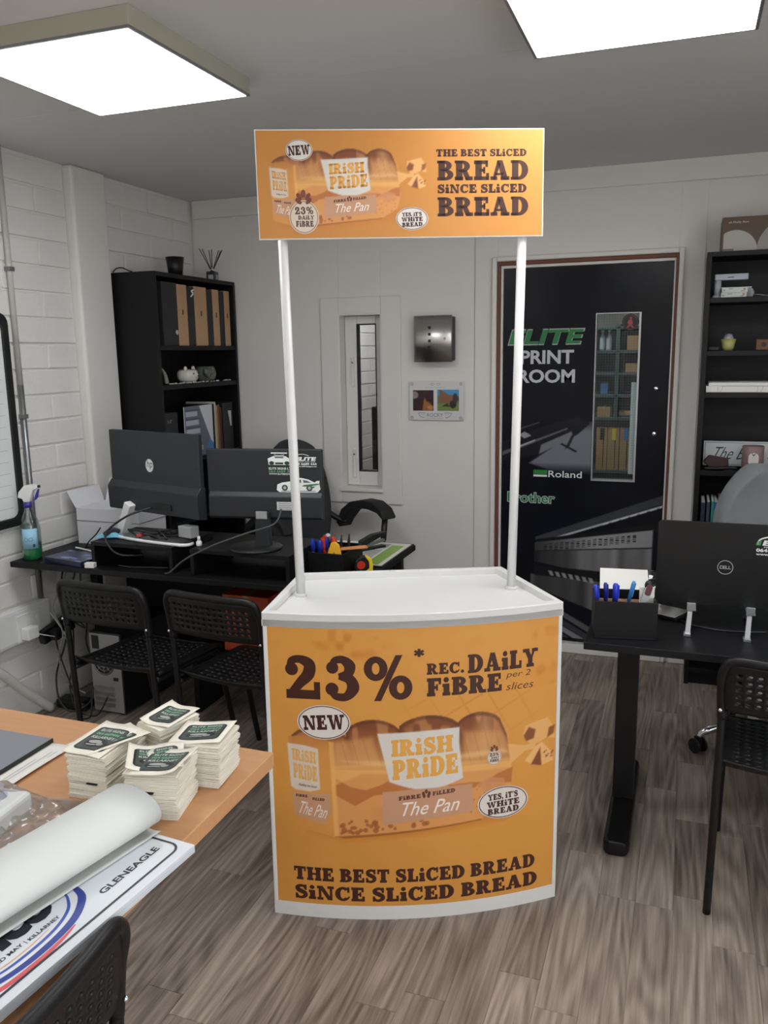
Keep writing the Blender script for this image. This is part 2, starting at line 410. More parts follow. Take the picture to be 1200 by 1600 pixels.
def plank_mat():
    m = bpy.data.materials.new('plank_vinyl'); m.use_nodes = True; nt = m.node_tree; N = nt.nodes; L = nt.links.new
    b = N['Principled BSDF']; b.inputs['Roughness'].default_value = .42; b.inputs['Specular IOR Level'].default_value = .35
    oi = N.new('ShaderNodeObjectInfo'); geo = N.new('ShaderNodeNewGeometry')
    off = N.new('ShaderNodeVectorMath'); off.operation = 'MULTIPLY_ADD'
    cmb = N.new('ShaderNodeCombineXYZ'); mu = N.new('ShaderNodeMath'); mu.operation = 'MULTIPLY'; mu.inputs[1].default_value = 40
    L(oi.outputs['Random'], mu.inputs[0]); L(mu.outputs[0], cmb.inputs[0]); L(mu.outputs[0], cmb.inputs[1])
    off.inputs[1].default_value = (1, 1, 1); L(geo.outputs['Position'], off.inputs[0]); L(cmb.outputs[0], off.inputs[2])
    mp = N.new('ShaderNodeMapping'); mp.inputs['Scale'].default_value = (70, 2.6, 1); L(off.outputs[0], mp.inputs[0])
    n1 = N.new('ShaderNodeTexNoise'); n1.inputs['Scale'].default_value = 1.; n1.inputs['Detail'].default_value = 8; n1.inputs['Roughness'].default_value = .65
    L(mp.outputs[0], n1.inputs['Vector'])
    mp2 = N.new('ShaderNodeMapping'); mp2.inputs['Scale'].default_value = (7, .8, 1); L(off.outputs[0], mp2.inputs[0])
    n2 = N.new('ShaderNodeTexNoise'); n2.inputs['Scale'].default_value = 1.; n2.inputs['Detail'].default_value = 1; L(mp2.outputs[0], n2.inputs['Vector'])
    k = N.new('ShaderNodeMath'); k.operation = 'MULTIPLY'; k.inputs[1].default_value = 13; L(n2.outputs[0], k.inputs[0])
    sn = N.new('ShaderNodeMath'); sn.operation = 'SINE'; k2 = N.new('ShaderNodeMath'); k2.operation = 'MULTIPLY'; k2.inputs[1].default_value = 6.28
    L(k.outputs[0], k2.inputs[0]); L(k2.outputs[0], sn.inputs[0])
    s2 = N.new('ShaderNodeMath'); s2.operation = 'MULTIPLY_ADD'; s2.inputs[1].default_value = .085; L(sn.outputs[0], s2.inputs[0]); L(n1.outputs[0], s2.inputs[2])
    s3 = N.new('ShaderNodeMath'); s3.operation = 'MULTIPLY_ADD'; s3.inputs[1].default_value = .2; s3.inputs[2].default_value = -.1; L(oi.outputs['Random'], s3.inputs[0])
    s4 = N.new('ShaderNodeMath'); s4.operation = 'ADD'; L(s2.outputs[0], s4.inputs[0]); L(s3.outputs[0], s4.inputs[1])
    cr = N.new('ShaderNodeValToRGB'); e = cr.color_ramp.elements
    e[0].position = .22; e[0].color = (*lin((92, 81, 73)), 1); e[1].position = .82; e[1].color = (*lin((176, 162, 150)), 1)
    q = e.new(.5); q.color = (*lin((138, 125, 115)), 1)
    L(s4.outputs[0], cr.inputs[0]); L(cr.outputs[0], b.inputs['Base Color'])
    return m
PLANK = plank_mat()
def project(p):
    d = Vector(p) - Vector((0, 0, EYE)); z = d.dot(_fw)
    return (600 + 1300 * d.dot(_r) / z, 800 - 1300 * d.dot(_u) / z) if z > .05 else (-9e3, -9e3)
floor = MB().box(-2.75, 2.3, -2.7, 9.1, -.12, -.0015).build('floor', PLANK, kind='structure')
_pm = {}
def plank(x, y, ln, w=.103):
    if ln not in _pm:
        g, c = .0004, .0007
        a = MB(); t = w - g; e = ln - g
        a.add([(g, g, -.0015), (t, g, -.0015), (t, e, -.0015), (g, e, -.0015), (g + c, g + c, 0), (t - c, g + c, 0), (t - c, e - c, 0), (g + c, e - c, 0)],
              [(4, 5, 6, 7), (0, 1, 5, 4), (1, 2, 6, 5), (2, 3, 7, 6), (3, 0, 4, 7)])
        _pm[ln] = a.build('plank', PLANK, floor)
        o = _pm[ln]
        o.location = (x, y, 0); return o
    o = _pm[ln].copy(); COL.objects.link(o); o.location = (x, y, 0); return o
rr = random.Random(3); cand = []
for i in range(48):
    x = -2.64 + i * .103; y = .75 + rr.random() * .7 - .7
    while y < 4.2:
        ln = rr.choice((.42, .55, .68, .82)); ln2 = min(ln, 4.2 - y)
        if ln2 == ln:
            pts = [project((x + a * .103, y + b * ln / 3, 0)) for a in (0, 1) for b in range(4)]
            if any(-5 < p[0] < 1205 and -5 < p[1] < 1605 for p in pts): cand.append((max(p[1] for p in pts), x, y, ln))
        y += ln
cand.sort(reverse=True)
for _, x, y, ln in cand[:300]: plank(x, y, ln)

# ---- left wall of painted blocks
wall_left = MB().box(-2.8, LEFT - .008, -2.7, 9.1, 0, CEIL).build('wall_left', WALL, kind='structure')
def block_mesh(ln):
    return MB().box(LEFT - .012, LEFT, 0, ln, 0, .1)
_bk = {}
def brick(y0, y1, z):
    ln = round(y1 - y0, 3)
    if ln < .03: return
    if ln not in _bk:
        o = _bk[ln] = block_mesh(ln).build('brick', BLOCKP, wall_left, bev=.004)
    else:
        o = _bk[ln].copy(); COL.objects.link(o)
    o.location = (RNG.uniform(-.0015, .0015), y0, z)
def courses(ya, yb, za, zb):
    k0 = int(za / .1095)
    for k in range(k0, int(zb / .1095) + 1):
        z = .072 + k * .1095 - .1
        if z < -.03 or z + .1 > CEIL: continue
        y = ya - .45 + ((k % 2) * .225 + .13)
        while y < yb:
            a, b = max(y, ya), min(y + .44, yb)
            brick(a, b, max(z, 0.001)); y += .45
courses(2.42, 3.185, 0, CEIL)
courses(3.46, 4.19, 1.86, CEIL)
courses(6.2, 7.5, .5, 2.1)
MB().box(-2.66, -2.598, 3.19, 3.425, 0, CEIL).build('pier', WALL, wall_left, bev=.014, seg=3)
# ---- ceiling
ceiling = MB().box(-2.75, 2.3, -2.7, 2.548, CEIL, 2.46).box(-2.75, 2.3, 2.5505, 9.1, CEIL, 2.46).build('ceiling', CEILM, kind='structure')
HOUS = mat('lamp_housing', (172, 168, 152), .55)
DIFF = mat('lamp_diffuser', (250, 250, 250), .4, emit=LAMP)
def ceiling_light(cx, cy, label):
    t = thing('ceiling_light', label, 'ceiling light', (cx, cy, CEIL), group='square ceiling light panels')
    w, d, h = .272, .293, .053
    MB().box(-w - .009, w + .009, -d - .009, d + .009, -h + .006, 0).build('housing', HOUS, t, bev=.002)
    MB().box(-w - .009, w + .009, -d - .009, -d, -h, -h + .006).box(-w - .009, w + .009, d, d + .009, -h, -h + .006).box(-w - .009, -w, -d, d, -h, -h + .006).box(w, w + .009, -d, d, -h, -h + .006).build('rim', STEEL, t)
    MB().box(-w, w, -d, d, -h - .001, -h + .006).build('diffuser', DIFF, t)
ceiling_light(-1.596, 2.168, 'glowing square ceiling light above the left desk')
ceiling_light(-.155, 2.170, 'glowing square ceiling light cut off by the top edge at right')
for cx, cy, lab in ((1.29, 2.17, 'added unseen ceiling light beyond the right bookcase'), (-1.596, -.3, 'added unseen ceiling light at the left behind the camera'), (-.155, -.3, 'added unseen ceiling light in the middle behind the camera'), (1.29, -.3, 'added unseen ceiling light by the added side window'), (-1.95, 6.6, 'added unseen ceiling light beyond the narrow window'), (-.9, 4.95, 'added unseen ceiling light just behind the print room door')):  # extra lamps out of view, added to raise the brightness
    ceiling_light(cx, cy, lab)
# ---- back wall with its boards
wx0, wx1, wz0, wz1 = -1.766, -1.527, .815, 1.752
dx0, dx1, dz1 = -.905, -.062, 1.985
def holed(m, x0, x1, z0, z1, hx0, hx1, hz0, hz1, y0, y1):
    m.box(x0, hx0, y0, y1, z0, z1).box(hx1, x1, y0, y1, z0, z1).box(hx0, hx1, y0, y1, hz1, z1)
    if hz0 > z0: m.box(hx0, hx1, y0, y1, z0, hz0)
    return m
m = MB(); holed(m, -2.65, -1.3, 0, CEIL, wx0, wx1, wz0, wz1, BACK + .008, BACK + .10); holed(m, -1.3, 2.3, 0, CEIL, dx0, dx1, 0, dz1, BACK + .008, BACK + .10)
wall_back = m.build('wall_back', WALL, kind='structure')
holed(MB(), -2.64, -1.0275, 0, CEIL, wx0, wx1, wz0, wz1, BACK, BACK + .008).build('panel', WALL, wall_back, bev=.0015)
holed(MB(), -1.0225, .052, 0, CEIL, dx0, dx1, 0, dz1, BACK, BACK + .008).build('panel', WALL, wall_back, bev=.0015)
MB().box(-2.628, 2.3, BACK - .016, BACK, 2.293, CEIL).build('trim_1', TRIMW, bev=.003, kind='structure')
MB().box(-2.36, -.945, BACK - .014, BACK, 0, .07).box(-.02, .06, BACK - .014, BACK, 0, .05).build('baseboard_back', TRIMW, bev=.003, kind='structure')
def holed_x(m, y0, y1, z0, z1, hy0, hy1, hz0, hz1, x0, x1):
    return m.box(x0, x1, y0, hy0, z0, z1).box(x0, x1, hy1, y1, z0, z1).box(x0, x1, hy0, hy1, hz1, z1).box(x0, x1, hy0, hy1, z0, hz0)
holed_x(MB(), -2.7, 9.1, 0, CEIL, -2.5, 1.0, .4, 2.2, 2.2, 2.3).build('wall_right', WALL, kind='structure')
MB().box(-2.75, 2.3, -2.7, -2.6, 0, CEIL).build('wall_front', WALL, kind='structure')
added_win = struct('added_side_window')  # unseen side window, added to bring fill daylight into the room
holed_x(MB(), -2.5, 1.0, .4, 2.2, -2.44, .94, .46, 2.14, 2.22, 2.28).build('frame', TRIMW, added_win)
for y in (-1.33, -.17): MB().box(2.22, 2.28, y - .03, y + .03, .46, 2.14).build('mullion', TRIMW, added_win)
MB().box(-2.75, 2.3, 9.0, 9.1, 0, CEIL).build('wall_far', WALL, kind='structure')
# ---- window into the next room
win = struct('window_1')
holed(MB(), -1.872, -1.418, .738, 1.842, wx0, wx1, wz0, wz1, BACK - .014, BACK).build('casing', TRIMW, win, bev=.004)
holed(MB(), wx0 - .002, wx1 + .002, wz0 - .002, wz1 + .002, wx0 + .004, wx1 - .004, wz0 + .004, wz1 - .004, BACK - .012, BACK + .11).build('reveal', TRIMW, win)
MB().box(wx0 - .012, wx1 + .006, BACK - .03, BACK + .08, wz0 - .012, wz0 + .008).build('window_sill', TRIMW, win, bev=.004)
holed(MB(), wx0 + .006, wx1 - .006, wz0 + .012, wz1 - .006, -1.69, -1.58, .906, 1.704, BACK + .058, BACK + .095).build('sash', TRIMW, win, bev=.004)
holed(MB(), -1.691, -1.579, .905, 1.705, -1.686, -1.584, .911, 1.699, BACK + .056, BACK + .097).build('gasket', BLACKP, win)
MB().box(-1.688, -1.582, BACK + .076, BACK + .08, .909, 1.701).build('pane', glass_mat('clear_glass', (255, 255, 255), .01), win)
for z in (1.53, 1.03):
    hb = MB().box(-1.723, -1.707, BACK + .046, BACK + .06, z - .16, z).build('catch', TRIMW, win, bev=.003)
    MB().ball((-1.714, BACK + .044, z - .03), .006, .004, .006, 10, 6).build('screw', STEEL, hb)
# ---- print room door
door = struct('door_1')
BROWN = mat('bare_door_wood', (112, 62, 46), .55, var=.25, vscale=14, stretch=(1, 1, 6))
def frame3(name, o, i, top_o, top_i, y0, y1, m, bev=.003):
    MB().box(o[0], i[0], y0, y1, 0, top_o).build(name, m, door, bev=bev)
    MB().box(i[1], o[1], y0, y1, 0, top_o).build(name, m, door, bev=bev)
    MB().box(i[0], i[1], y0, y1, top_i, top_o).build(name, m, door, bev=bev)
frame3('architrave', (-.934, -.036), (-.909, -.059), 2.006, 1.982, BACK - .022, BACK, TRIMW, .006)
frame3('jamb', (-.909, -.059), (-.893, -.071), 1.982, 1.964, BACK - .01, BACK + .1, BROWN)
frame3('stop', (-.893, -.071), (-.881, -.079), 1.964, 1.95, BACK + .004, BACK + .1, TRIMW, .002)
LEAFY = BACK + .017
gx0, gx1, gz0, gz1 = -.428, -.217, .905, 1.723
LEAF = mat('door_vinyl_edge', (14, 15, 20), .3)
holed(MB(), -.880, -.080, .052, 1.948, gx0, gx1, gz0, gz1, LEAFY + .0006, LEAFY + .044).build('door_leaf', LEAF, door)
MB().box(-.909, -.059, BACK - .02, BACK + .1, 0, .05).build('threshold', TRIMW, door, bev=.003)
dv = Canvas(-.880, -.080, .052, 1.948, 200, 474, (17, 18, 24))
n = dv.noise(9, 9, 1); dv.put(n, (24, 27, 40), .6)
# upper picture: a large plotter standing on a lit floor
dv.put(dv.poly([(-.74, .985), (-.44, 1.20), (-.428, 1.20), (-.428, .93), (-.6, .94)], 3) * np.clip((1.24 - dv.Y) / .09, 0, 1) * np.clip((dv.Y - .93) / .06, 0, 1), (132, 134, 142), .85)
dv.put(dv.poly([(-.88, .99), (-.693, 1.03), (-.50, 1.135), (-.44, 1.19), (-.50, 1.22), (-.62, 1.19), (-.88, 1.09)], 2), (30, 31, 36))
dv.put(dv.poly([(-.69, 1.032), (-.52, 1.118), (-.53, 1.15), (-.68, 1.08)], 2), (125, 126, 130), .9)
dv.put(dv.poly([(-.88, 1.02), (-.55, 1.16), (-.55, 1.168), (-.88, 1.04)], 1.5), (110, 110, 114), .8)
dv.put(dv.poly([(-.82, 1.052), (-.71, 1.10), (-.71, 1.106), (-.82, 1.06)], 1.2), (200, 200, 202), .8)
dv.put(dv.poly([(-.795, 1.128), (-.765, 1.11), (-.73, 1.125), (-.765, 1.145)], 1.2), (165, 166, 170), .9)
dv.put(dv.poly([(-.83, 1.14), (-.69, 1.19), (-.69, 1.196), (-.83, 1.148)], 1.2), (96, 98, 104), .7)
dv.put(dv.poly([(-.53, 1.13), (-.515, 1.13), (-.54, 1.07), (-.56, 1.06)], 1.2), (40, 40, 44))
dv.put(dv.poly([(-.585, 1.085), (-.575, 1.09), (-.50, 1.052), (-.506, 1.044)], 1.2), (30, 30, 33))
# lower picture: a long printer body
dv.put(dv.poly([(-.70, .60), (-.08, .845), (-.08, .80), (-.60, .60), (-.70, .585)], 2), (78, 80, 84), .75)
dv.put(dv.poly([(-.60, .604), (-.08, .795), (-.08, .785), (-.58, .60)], 1.2), (205, 206, 208), .85)
stripes = (np.sin(dv.X * 140) > -.6) * 1.
dv.put(dv.poly([(-.36, .687), (-.08, .792), (-.08, .782), (-.36, .68)], 1.2) * stripes, (235, 235, 236), .6)
dv.put(dv.poly([(-.68, .575), (-.68, .59), (-.1, .70), (-.1, .66), (-.58, .58)], 2), (28, 28, 30))
g = np.clip((dv.X + .75) / .35, 0, 1)
band = dv.poly([(-.70, .57), (-.12, .668), (-.12, .58), (-.70, .528)], 1.5)
dv.put(band, (148, 148, 150), 1.)
dv.C *= (1 - band[..., None] * (1 - (.3 + .7 * g))[..., None])
body = dv.poly([(-.70, .524), (-.12, .574), (-.12, .437), (-.50, .437), (-.70, .47)], 1.5)
dv.put(body, (112, 111, 112)); dv.C *= (1 - body[..., None] * (1 - (.25 + .75 * g) * (.75 + .5 * dv.noise(30, 1, 4)))[..., None])
for i in range(17):
    x = -.655 + i * .0275
    zt = .556 + i * .0045; 
    mk = dv.poly([(x, zt - .03), (x + .017, zt - .027), (x + .017, zt + .012), (x, zt + .008)], 1.) * (np.sin(dv.Y * 900) > -.3)
    dv.put(mk, (38, 38, 40), .85)
low = dv.poly([(-.72, .40), (-.12, .40), (-.12, .15), (-.39, .225), (-.72, .34)], 1.5)
dv.put(low, (122, 121, 122)); dv.C *= (1 - low[..., None] * (1 - (.45 + .5 * dv.noise(22, 1, 9)))[..., None])
dv.put(dv.poly([(-.70, .45), (-.12, .43), (-.12, .375), (-.70, .395)], 1.5), (30, 30, 32), .9)
for i in range(7):
    x = -.63 + i * .034; dv.put(dv.poly([(x, .425 - i * .004), (x + .02, .423 - i * .004), (x + .03, .398 - i * .004), (x + .012, .4 - i * .004)], 1.), (175, 175, 176), .8)
for i, (a, c) in enumerate((((-.72, .30), (105, 106, 108)), ((-.72, .255), (70, 70, 72)), ((-.72, .22), (150, 150, 152)), ((-.72, .18), (60, 60, 62)))):
    dv.put(dv.poly([a, (-.36, a[1] - .19), (-.36, a[1] - .225), (-.72, a[1] - .025)], 1.5), c, .85)
dv.put((dv.Y < .07) * 1., (14, 14, 18), .8)
def cut_hole(o, x0, x1, z0, z1):
    bm = bmesh.new(); bm.from_mesh(o.data)
    bmesh.ops.delete(bm, geom=[f for f in bm.faces if x0 < f.calc_center_median().x < x1 and z0 < f.calc_center_median().z < z1], context='FACES')
    bm.to_mesh(o.data); bm.free()
DOORP = print_mat('door_vinyl_print', .24, bump=.12, bscale=14, spec=.22)
dfn = frame_fn((0, LEAFY, 0), (1, 0, 0), (0, 0, 1))
vin = dv.build('printed_vinyl', DOORP, door, dfn); cut_hole(vin, gx0, gx1, gz0, gz1)
def italic_elite(a, x0, x1, y0, y1, rgb):
    return a.polys(sans('ELITE', x0, x1, y0, y1, .035, .28), rgb)
a = Art(); italic_elite(a, -.858, -.497, 1.576, 1.655, (176, 178, 182)); a.up(); italic_elite(a, -.852, -.501, 1.581, 1.650, (36, 122, 66))
a.build('elite_lettering', GLOSSP, door, dfn, label='green italic lettering with pale outline')
a = Art().polys(sans('PRINT', -.791, -.528, 1.484, 1.551, .03), (196, 198, 204)).polys(sans('ROOM', -.803, -.520, 1.390, 1.457, .03), (196, 198, 204))
a.build('print_room_lettering', GLOSSP, door, dfn, label='pale grey bold lettering')
a = Art().poly(_rect(-.716, .928, -.646, .951), (44, 128, 60)).poly(_rect(-.716, .916, -.646, .926), (225, 226, 228)).polys(sans('Roland', -.640, -.473, .915, .949, .008), (222, 224, 226))
a.build('roland_lettering', GLOSSP, door, dfn)
a = Art().polys(sans('brother', -.850, -.602, .776, .834, .05), (190, 200, 196)); a.up().polys(sans('brother', -.846, -.606, .780, .830, .012), (38, 120, 84))
a.build('brother_lettering', GLOSSP, door, dfn)
holed(MB(), gx0, gx1, gz0, gz1, gx0 + .005, gx1 - .009, gz0 + .007, gz1 - .004, LEAFY - .004, LEAFY + .044).build('glazing_bead', mat('bead_metal', (190, 190, 190), .3, .6), door)
MB().box(gx0 + .004, gx1 - .008, LEAFY + .018, LEAFY + .022, gz0 + .006, gz1 - .003).build('pane', glass_mat('door_glass', (240, 246, 246), .015), door)
m = MB(); x = gx0 + .012
while x < gx1 - .01: m.box(x, x + .0007, LEAFY + .0195, LEAFY + .0202, gz0 + .007, gz1 - .004); x += .0125
z = gz0 + .015
while z < gz1 - .01: m.box(gx0 + .005, gx1 - .009, LEAFY + .0195, LEAFY + .0202, z, z + .0007); z += .0125
w = m.build('glass_wires', STEEL, door, kind='stuff')
a = Art().poly(ellipse(-.268, 1.677, .039, .039), (22, 20, 22)).up().ring(-.268, 1.677, .034, .034, .002, (120, 62, 62)).poly([(-.274, 1.69), (-.262, 1.69), (-.256, 1.672), (-.262, 1.665), (-.25, 1.652), (-.258, 1.65), (-.268, 1.662), (-.279, 1.65), (-.286, 1.652), (-.275, 1.668), (-.283, 1.674)], (176, 70, 72)).poly(ellipse(-.267, 1.697, .006, .006, 12), (176, 70, 72))
a.build('round_sticker', GLOSSP, door, frame_fn((0, LEAFY + .0175, 0), (1, 0, 0), (0, 0, 1)), label='round black sticker with a red walking figure')
for z in (1.362, 1.145):
    m = MB(); m.lathe([(.0, 0), (.012, 0), (.012, .004), (.008, .007), (0, .008)], seg=16)
    k = m.build('keyhole_plate', CHROME, door); k.location = (-.136, LEAFY, z); k.rotation_euler = (math.pi / 2, 0, 0)
MB().box(-.252, -.228, LEAFY + .03, LEAFY + .05, .94, 1.39).build('blind_strip', WHITEP, door)
# ---- what shows through the door: shelving in the print room
SHD = mat('shelf_teal', (74, 92, 90), .5); CARD = mat('kraft_card', (176, 138, 96), .75, var=.08, vscale=40)
t = thing('metal_shelving', 'grey green shelving unit seen through the glass of the black door', 'shelving', (-.43, 5.58, 0))
MB().box(-.33, .33, .2, .22, .3, 1.7).build('back_panel', SHD, t)
for x, zb in ((-.34, 0), (.022, 1.135), (.34, 0)): MB().box(x - .012, x + .012, -.2, .2, zb, 1.70).build('upright', SHD, t)
for z in (.80, 1.135, 1.275, 1.41, 1.545, 1.69): MB().box(-.34, .34, -.2, .2, z - .018, z).build('shelf', SHD, t, bev=.002)
def carton(name, label, x0, x1, y0, y1, z0, z1, m=None, group=None):
    m = m or CARD
    t = thing(name, label, 'box', ((x0 + x1) / 2, (y0 + y1) / 2, z0), group=group)
    w, d, h = (x1 - x0) / 2, (y1 - y0) / 2, z1 - z0
    MB().box(-w, w, -d, d, 0, h).build('body', m, t, bev=.002)
    MB().box(-w * .12, w * .12, -d - .0008, d + .0008, h * .75, h + .0008).build('tape', mat('packing_tape', (188, 156, 112), .3), t)
    return t
carton('cardboard_box', 'tall brown carton on the top shelf behind the door glass', -.355, -.18, 5.4, 5.6, 1.5455, 1.632)
carton('cardboard_box', 'brown carton on the second shelf behind the door glass', -.36, -.17, 5.4, 5.6, 1.4105, 1.462)
carton('cardboard_box', 'small square carton low on the left behind the door glass', -.52, -.44, 5.4, 5.5, 1.1355, 1.198)
for i, (c, nm) in enumerate((((40, 40, 40), 'black'), ((228, 206, 60), 'yellow'), ((46, 130, 196), 'blue'))):
    t = thing('ink_box', 'tall brown ink box with a %s tag behind the door glass' % nm, 'box', (-.486 + i * .072, 5.47, .8005), group='brown ink boxes behind the door')
    MB().box(-.034, .034, -.07, .07, 0, .265).build('body', CARD, t, bev=.002)
    MB().box(-.012, .014, -.073, -.07, .19, .262).build('tag', mat('tag_' + nm, c, .5), t)
    MB().box(.008, .012, -.0715, -.07, .01, .19).build('slot', BLACKP, t)
for i, x in enumerate((-.505, -.465)):
    t = thing('spray_can', '%s of the two clear bottles on the top shelf behind the door glass' % ('left' if i == 0 else 'right'), 'bottle', (x, 5.44, 1.5455), group='bottles behind the door')
    MB().lathe([(0, 0), (.017, 0), (.018, .01), (.018, .075), (.008, .098), (.008, .11)]).build('body', mat('pale_bottle', (186, 190, 196), .25), t)
    MB().cyl(0, 0, .11, .125, .009).build('cap', WHITEP, t)
MB().box(-.508, -.462, 5.42, 5.5, 1.2755, 1.345).build('blue_tin', mat('blue_tin', (86, 140, 205), .4), bev=.004, label='pale blue tin on the middle shelf behind the door glass', cat='tin')
MB().tube([(-.39, 5.44, 1.155), (-.2, 5.44, 1.155)], .019, 14).build('card_tube', mat('pale_card', (205, 178, 150), .7), label='pale card tube lying on a shelf behind the door glass', cat='tube')
MB().box(-2.265, -1.95, 6.0, 6.5, 0, 1.145).build('dark_cabinet', mat('cabinet_black', (22, 23, 26), .4), bev=.01, label='dark cabinet seen through the narrow window', cat='cabinet')
# ================================================================= promotional counter
INK = (66, 33, 24)
ORANGE = (212, 147, 66)
def paint_loaf(cv, T):
    P = lambda pts: [T(*p) for p in pts]
    arc = lambda x0, x1, z, h: [(x0 + (x1 - x0) * i / 10, z + h * math.sin(math.pi * i / 10) ** .7) for i in range(11)]
    k = T(1, 0)[0] - T(0, 0)[0]
    nz = cv.noise(60 / k, 18 / k, 3); nf = cv.noise(160 / k, 160 / k, 7); ns = cv.noise(26 / k, 8 / k, 11)
    z0 = T(0, 0)[1]; zk = T(0, 1)[1] - z0; x0 = T(0, 0)[0]
    ZZ = (cv.Y - z0) / zk; XX = (cv.X - x0) / k
    # soft contact shade printed under the loaf
    cv.put(cv.poly(P([(-.30, .262), (-.2, .238), (.25, .275), (.30, .33), (.2, .33), (-.2, .27)]), 9), (196, 120, 42), .55)
    # crust
    dome = [(-.335, .50)] + arc(-.335, -.19, .545, .03) + arc(-.19, -.048, .565, .03) + arc(-.048, .111, .575, .028) + arc(.111, .225, .578, .024) + [(.245, .53), (.262, .45), (-.3, .45)]
    body = [(-.345, .54), (-.338, .288), (-.325, .278), (-.23, .251), (-.20, .250), (.177, .287), (.25, .33), (.267, .394), (.258, .45), (.25, .53), (-.2, .545)]
    cv.put(cv.poly(P(body), 1.5), (216, 150, 86))
    cr = cv.poly(P(dome), 1.5)
    cv.put(cr, (190, 128, 74))
    top = np.clip((ZZ - .478) / .095, 0, 1)
    cv.put(cr * top, (124, 68, 38), .97)
    cv.put(cr * _smooth((nz - .5) * 4) * np.clip((ZZ - .5) / .06, 0, 1), (214, 156, 98), .5)
    for x in (-.19, -.046, .112):
        cv.put(cr * np.clip(1 - np.abs(XX - x - (.57 - ZZ) * .18) / .014, 0, 1) * np.clip((ZZ - .46) / .08, 0, 1), (104, 56, 30), .85)
    cv.put(cr * np.clip(1 - np.abs(XX - .185) / .04, 0, 1) * np.clip((ZZ - .47) / .05, 0, 1), (236, 190, 134), .45)
    # white crumb of the slices behind clear film
    cv.put(cv.poly(P([(-.225, .53), (-.12, .545), (-.1, .47), (-.225, .455)]), 9), (222, 164, 100), .6)
    cv.put(cv.poly(P([(.125, .55), (.24, .54), (.25, .47), (.125, .46)]), 9), (222, 166, 104), .55)
    # slice edges and bag outline
    for i in range(16):
        x = -.21 + i * .03
        cv.put(cr * np.clip(1 - np.abs(XX - x - .25 * (.56 - ZZ)) / .0022, 0, 1) * np.clip((ZZ - .44) / .03, 0, 1) * np.clip((.575 - ZZ) / .03, 0, 1), (150, 92, 50), .35)
    cv.put(np.clip(cv.poly(P([(x, z) for x, z in dome]), 1.2) * (1 - cv.poly(P([(x * .985, .45 + (z - .45) * .93) for x, z in dome]), 3)), 0, 1) * np.clip((ZZ - .5) / .03, 0, 1), (92, 48, 28), .6)
    # wave printed along the bag
    wave = [(-.22, .425)] + [(-.22 + .04 * i, .425 - .03 * math.sin(i * .9) - .002 * i) for i in range(12)] + [(.264, .43), (.262, .385), (.15, .40), (.0, .395), (-.12, .375), (-.17, .345), (-.222, .375)]
    cv.put(cv.poly(P(wave), 2), (176, 100, 46), .75)
    cv.put(cv.poly(P([(-.23, .345), (-.13, .35), (-.08, .33), (-.09, .30), (-.2, .285), (-.228, .30)]), 3) * _smooth((ns - .35) * 3), (186, 112, 54), .6)
    cv.put(cv.poly(P([(-.23, .46), (-.13, .47), (.26, .46), (.26, .43), (-.15, .44), (-.23, .40)]), 4), (240, 186, 106), .5)
    # edge of the bag and the shadow side
    side = cv.poly(P([(-.345, .54), (-.338, .288), (-.325, .278), (-.226, .251), (-.232, .532), (-.28, .548)]), 1.5)
    cv.put(side, (214, 146, 70), .9)
    cv.put(side * np.clip((ZZ - .5) / .05, 0, 1), (178, 112, 60), .7)
    cv.put(cv.poly(P([(-.236, .53), (-.228, .252), (-.216, .251), (-.224, .53)]), 2), (238, 178, 98), .7)
    cv.put(cv.poly(P([(-.226, .252), (.177, .288), (.177, .284), (-.2, .247)]), 1.2), (150, 84, 34), .8)
    # bubbles
    r = random.Random(8)
    for i in range(34):
        x = -.215 + .24 * r.random() ** 1.3; z = .262 + .036 * r.random() + (x + .2) * .09
        s = .0035 + .005 * r.random(); cx, cz = T(x, z)
        cv.put(cv.ell(cx, cz, s * k, s * zk), (160, 92, 44), .8)
    for i in range(26):
        x = .13 + .11 * r.random(); z = .30 + .09 * r.random(); cx, cz = T(x, z); s = .002 + .002 * r.random()
        cv.put(cv.ell(cx, cz, s * k, s * zk), (176, 106, 52), .6)
    # printed labels on the bag
    lab = [(-.107, .555), (-.03, .557), (.114, .564), (.113, .52), (.124, .418)] + [(.124 - .2 * i / 8, .415 - .026 * math.sin(math.pi * i / 8)) for i in range(9)] + [(-.09, .48)]
    cv.put(cv.poly(P(lab), 1.5), (214, 208, 200))
    cv.put(cv.poly(P([(-.095, .386), (.0, .392), (.15, .396), (.152, .32), (.14, .312), (-.093, .288), (-.098, .30)]), 1.5), (196, 148, 118), .95)
    sl = [(-.348, .521), (-.30, .517), (-.266, .508), (-.263, .39), (-.29, .382), (-.33, .386), (-.342, .396)]
    cv.put(cv.poly(P(sl), 1.5), (214, 204, 194), .9)
    cv.put(cv.poly(P([(-.340, .376), (-.236, .378), (-.234, .33), (-.252, .287), (-.335, .31)]), 1.5), (196, 148, 118), .9)
    cv.put(cv.poly(P([(.16, .39), (.2, .41), (.24, .40), (.245, .37), (.2, .36)]), 2), (205, 140, 96), .8)
    # film highlights
    cv.put(cv.poly(P([(-.2, .475), (.23, .49), (.25, .478), (-.1, .462)]), 5), (246, 214, 160), .35)
    # tied neck of the bag
    cv.put(cv.poly(P([(.25, .50), (.30, .488), (.33, .492), (.33, .474), (.30, .472), (.258, .44)]), 1.5), (230, 174, 108), .9)
    cv.put(cv.poly(P([(.315, .49), (.293, .515), (.30, .545), (.33, .553), (.365, .56), (.385, .53), (.39, .495), (.36, .50), (.34, .49)]), 1.5), (226, 170, 106))
    cv.put(cv.poly(P([(.295, .516), (.303, .50), (.325, .505), (.33, .53), (.31, .54)]), 2), (122, 66, 34), .9)
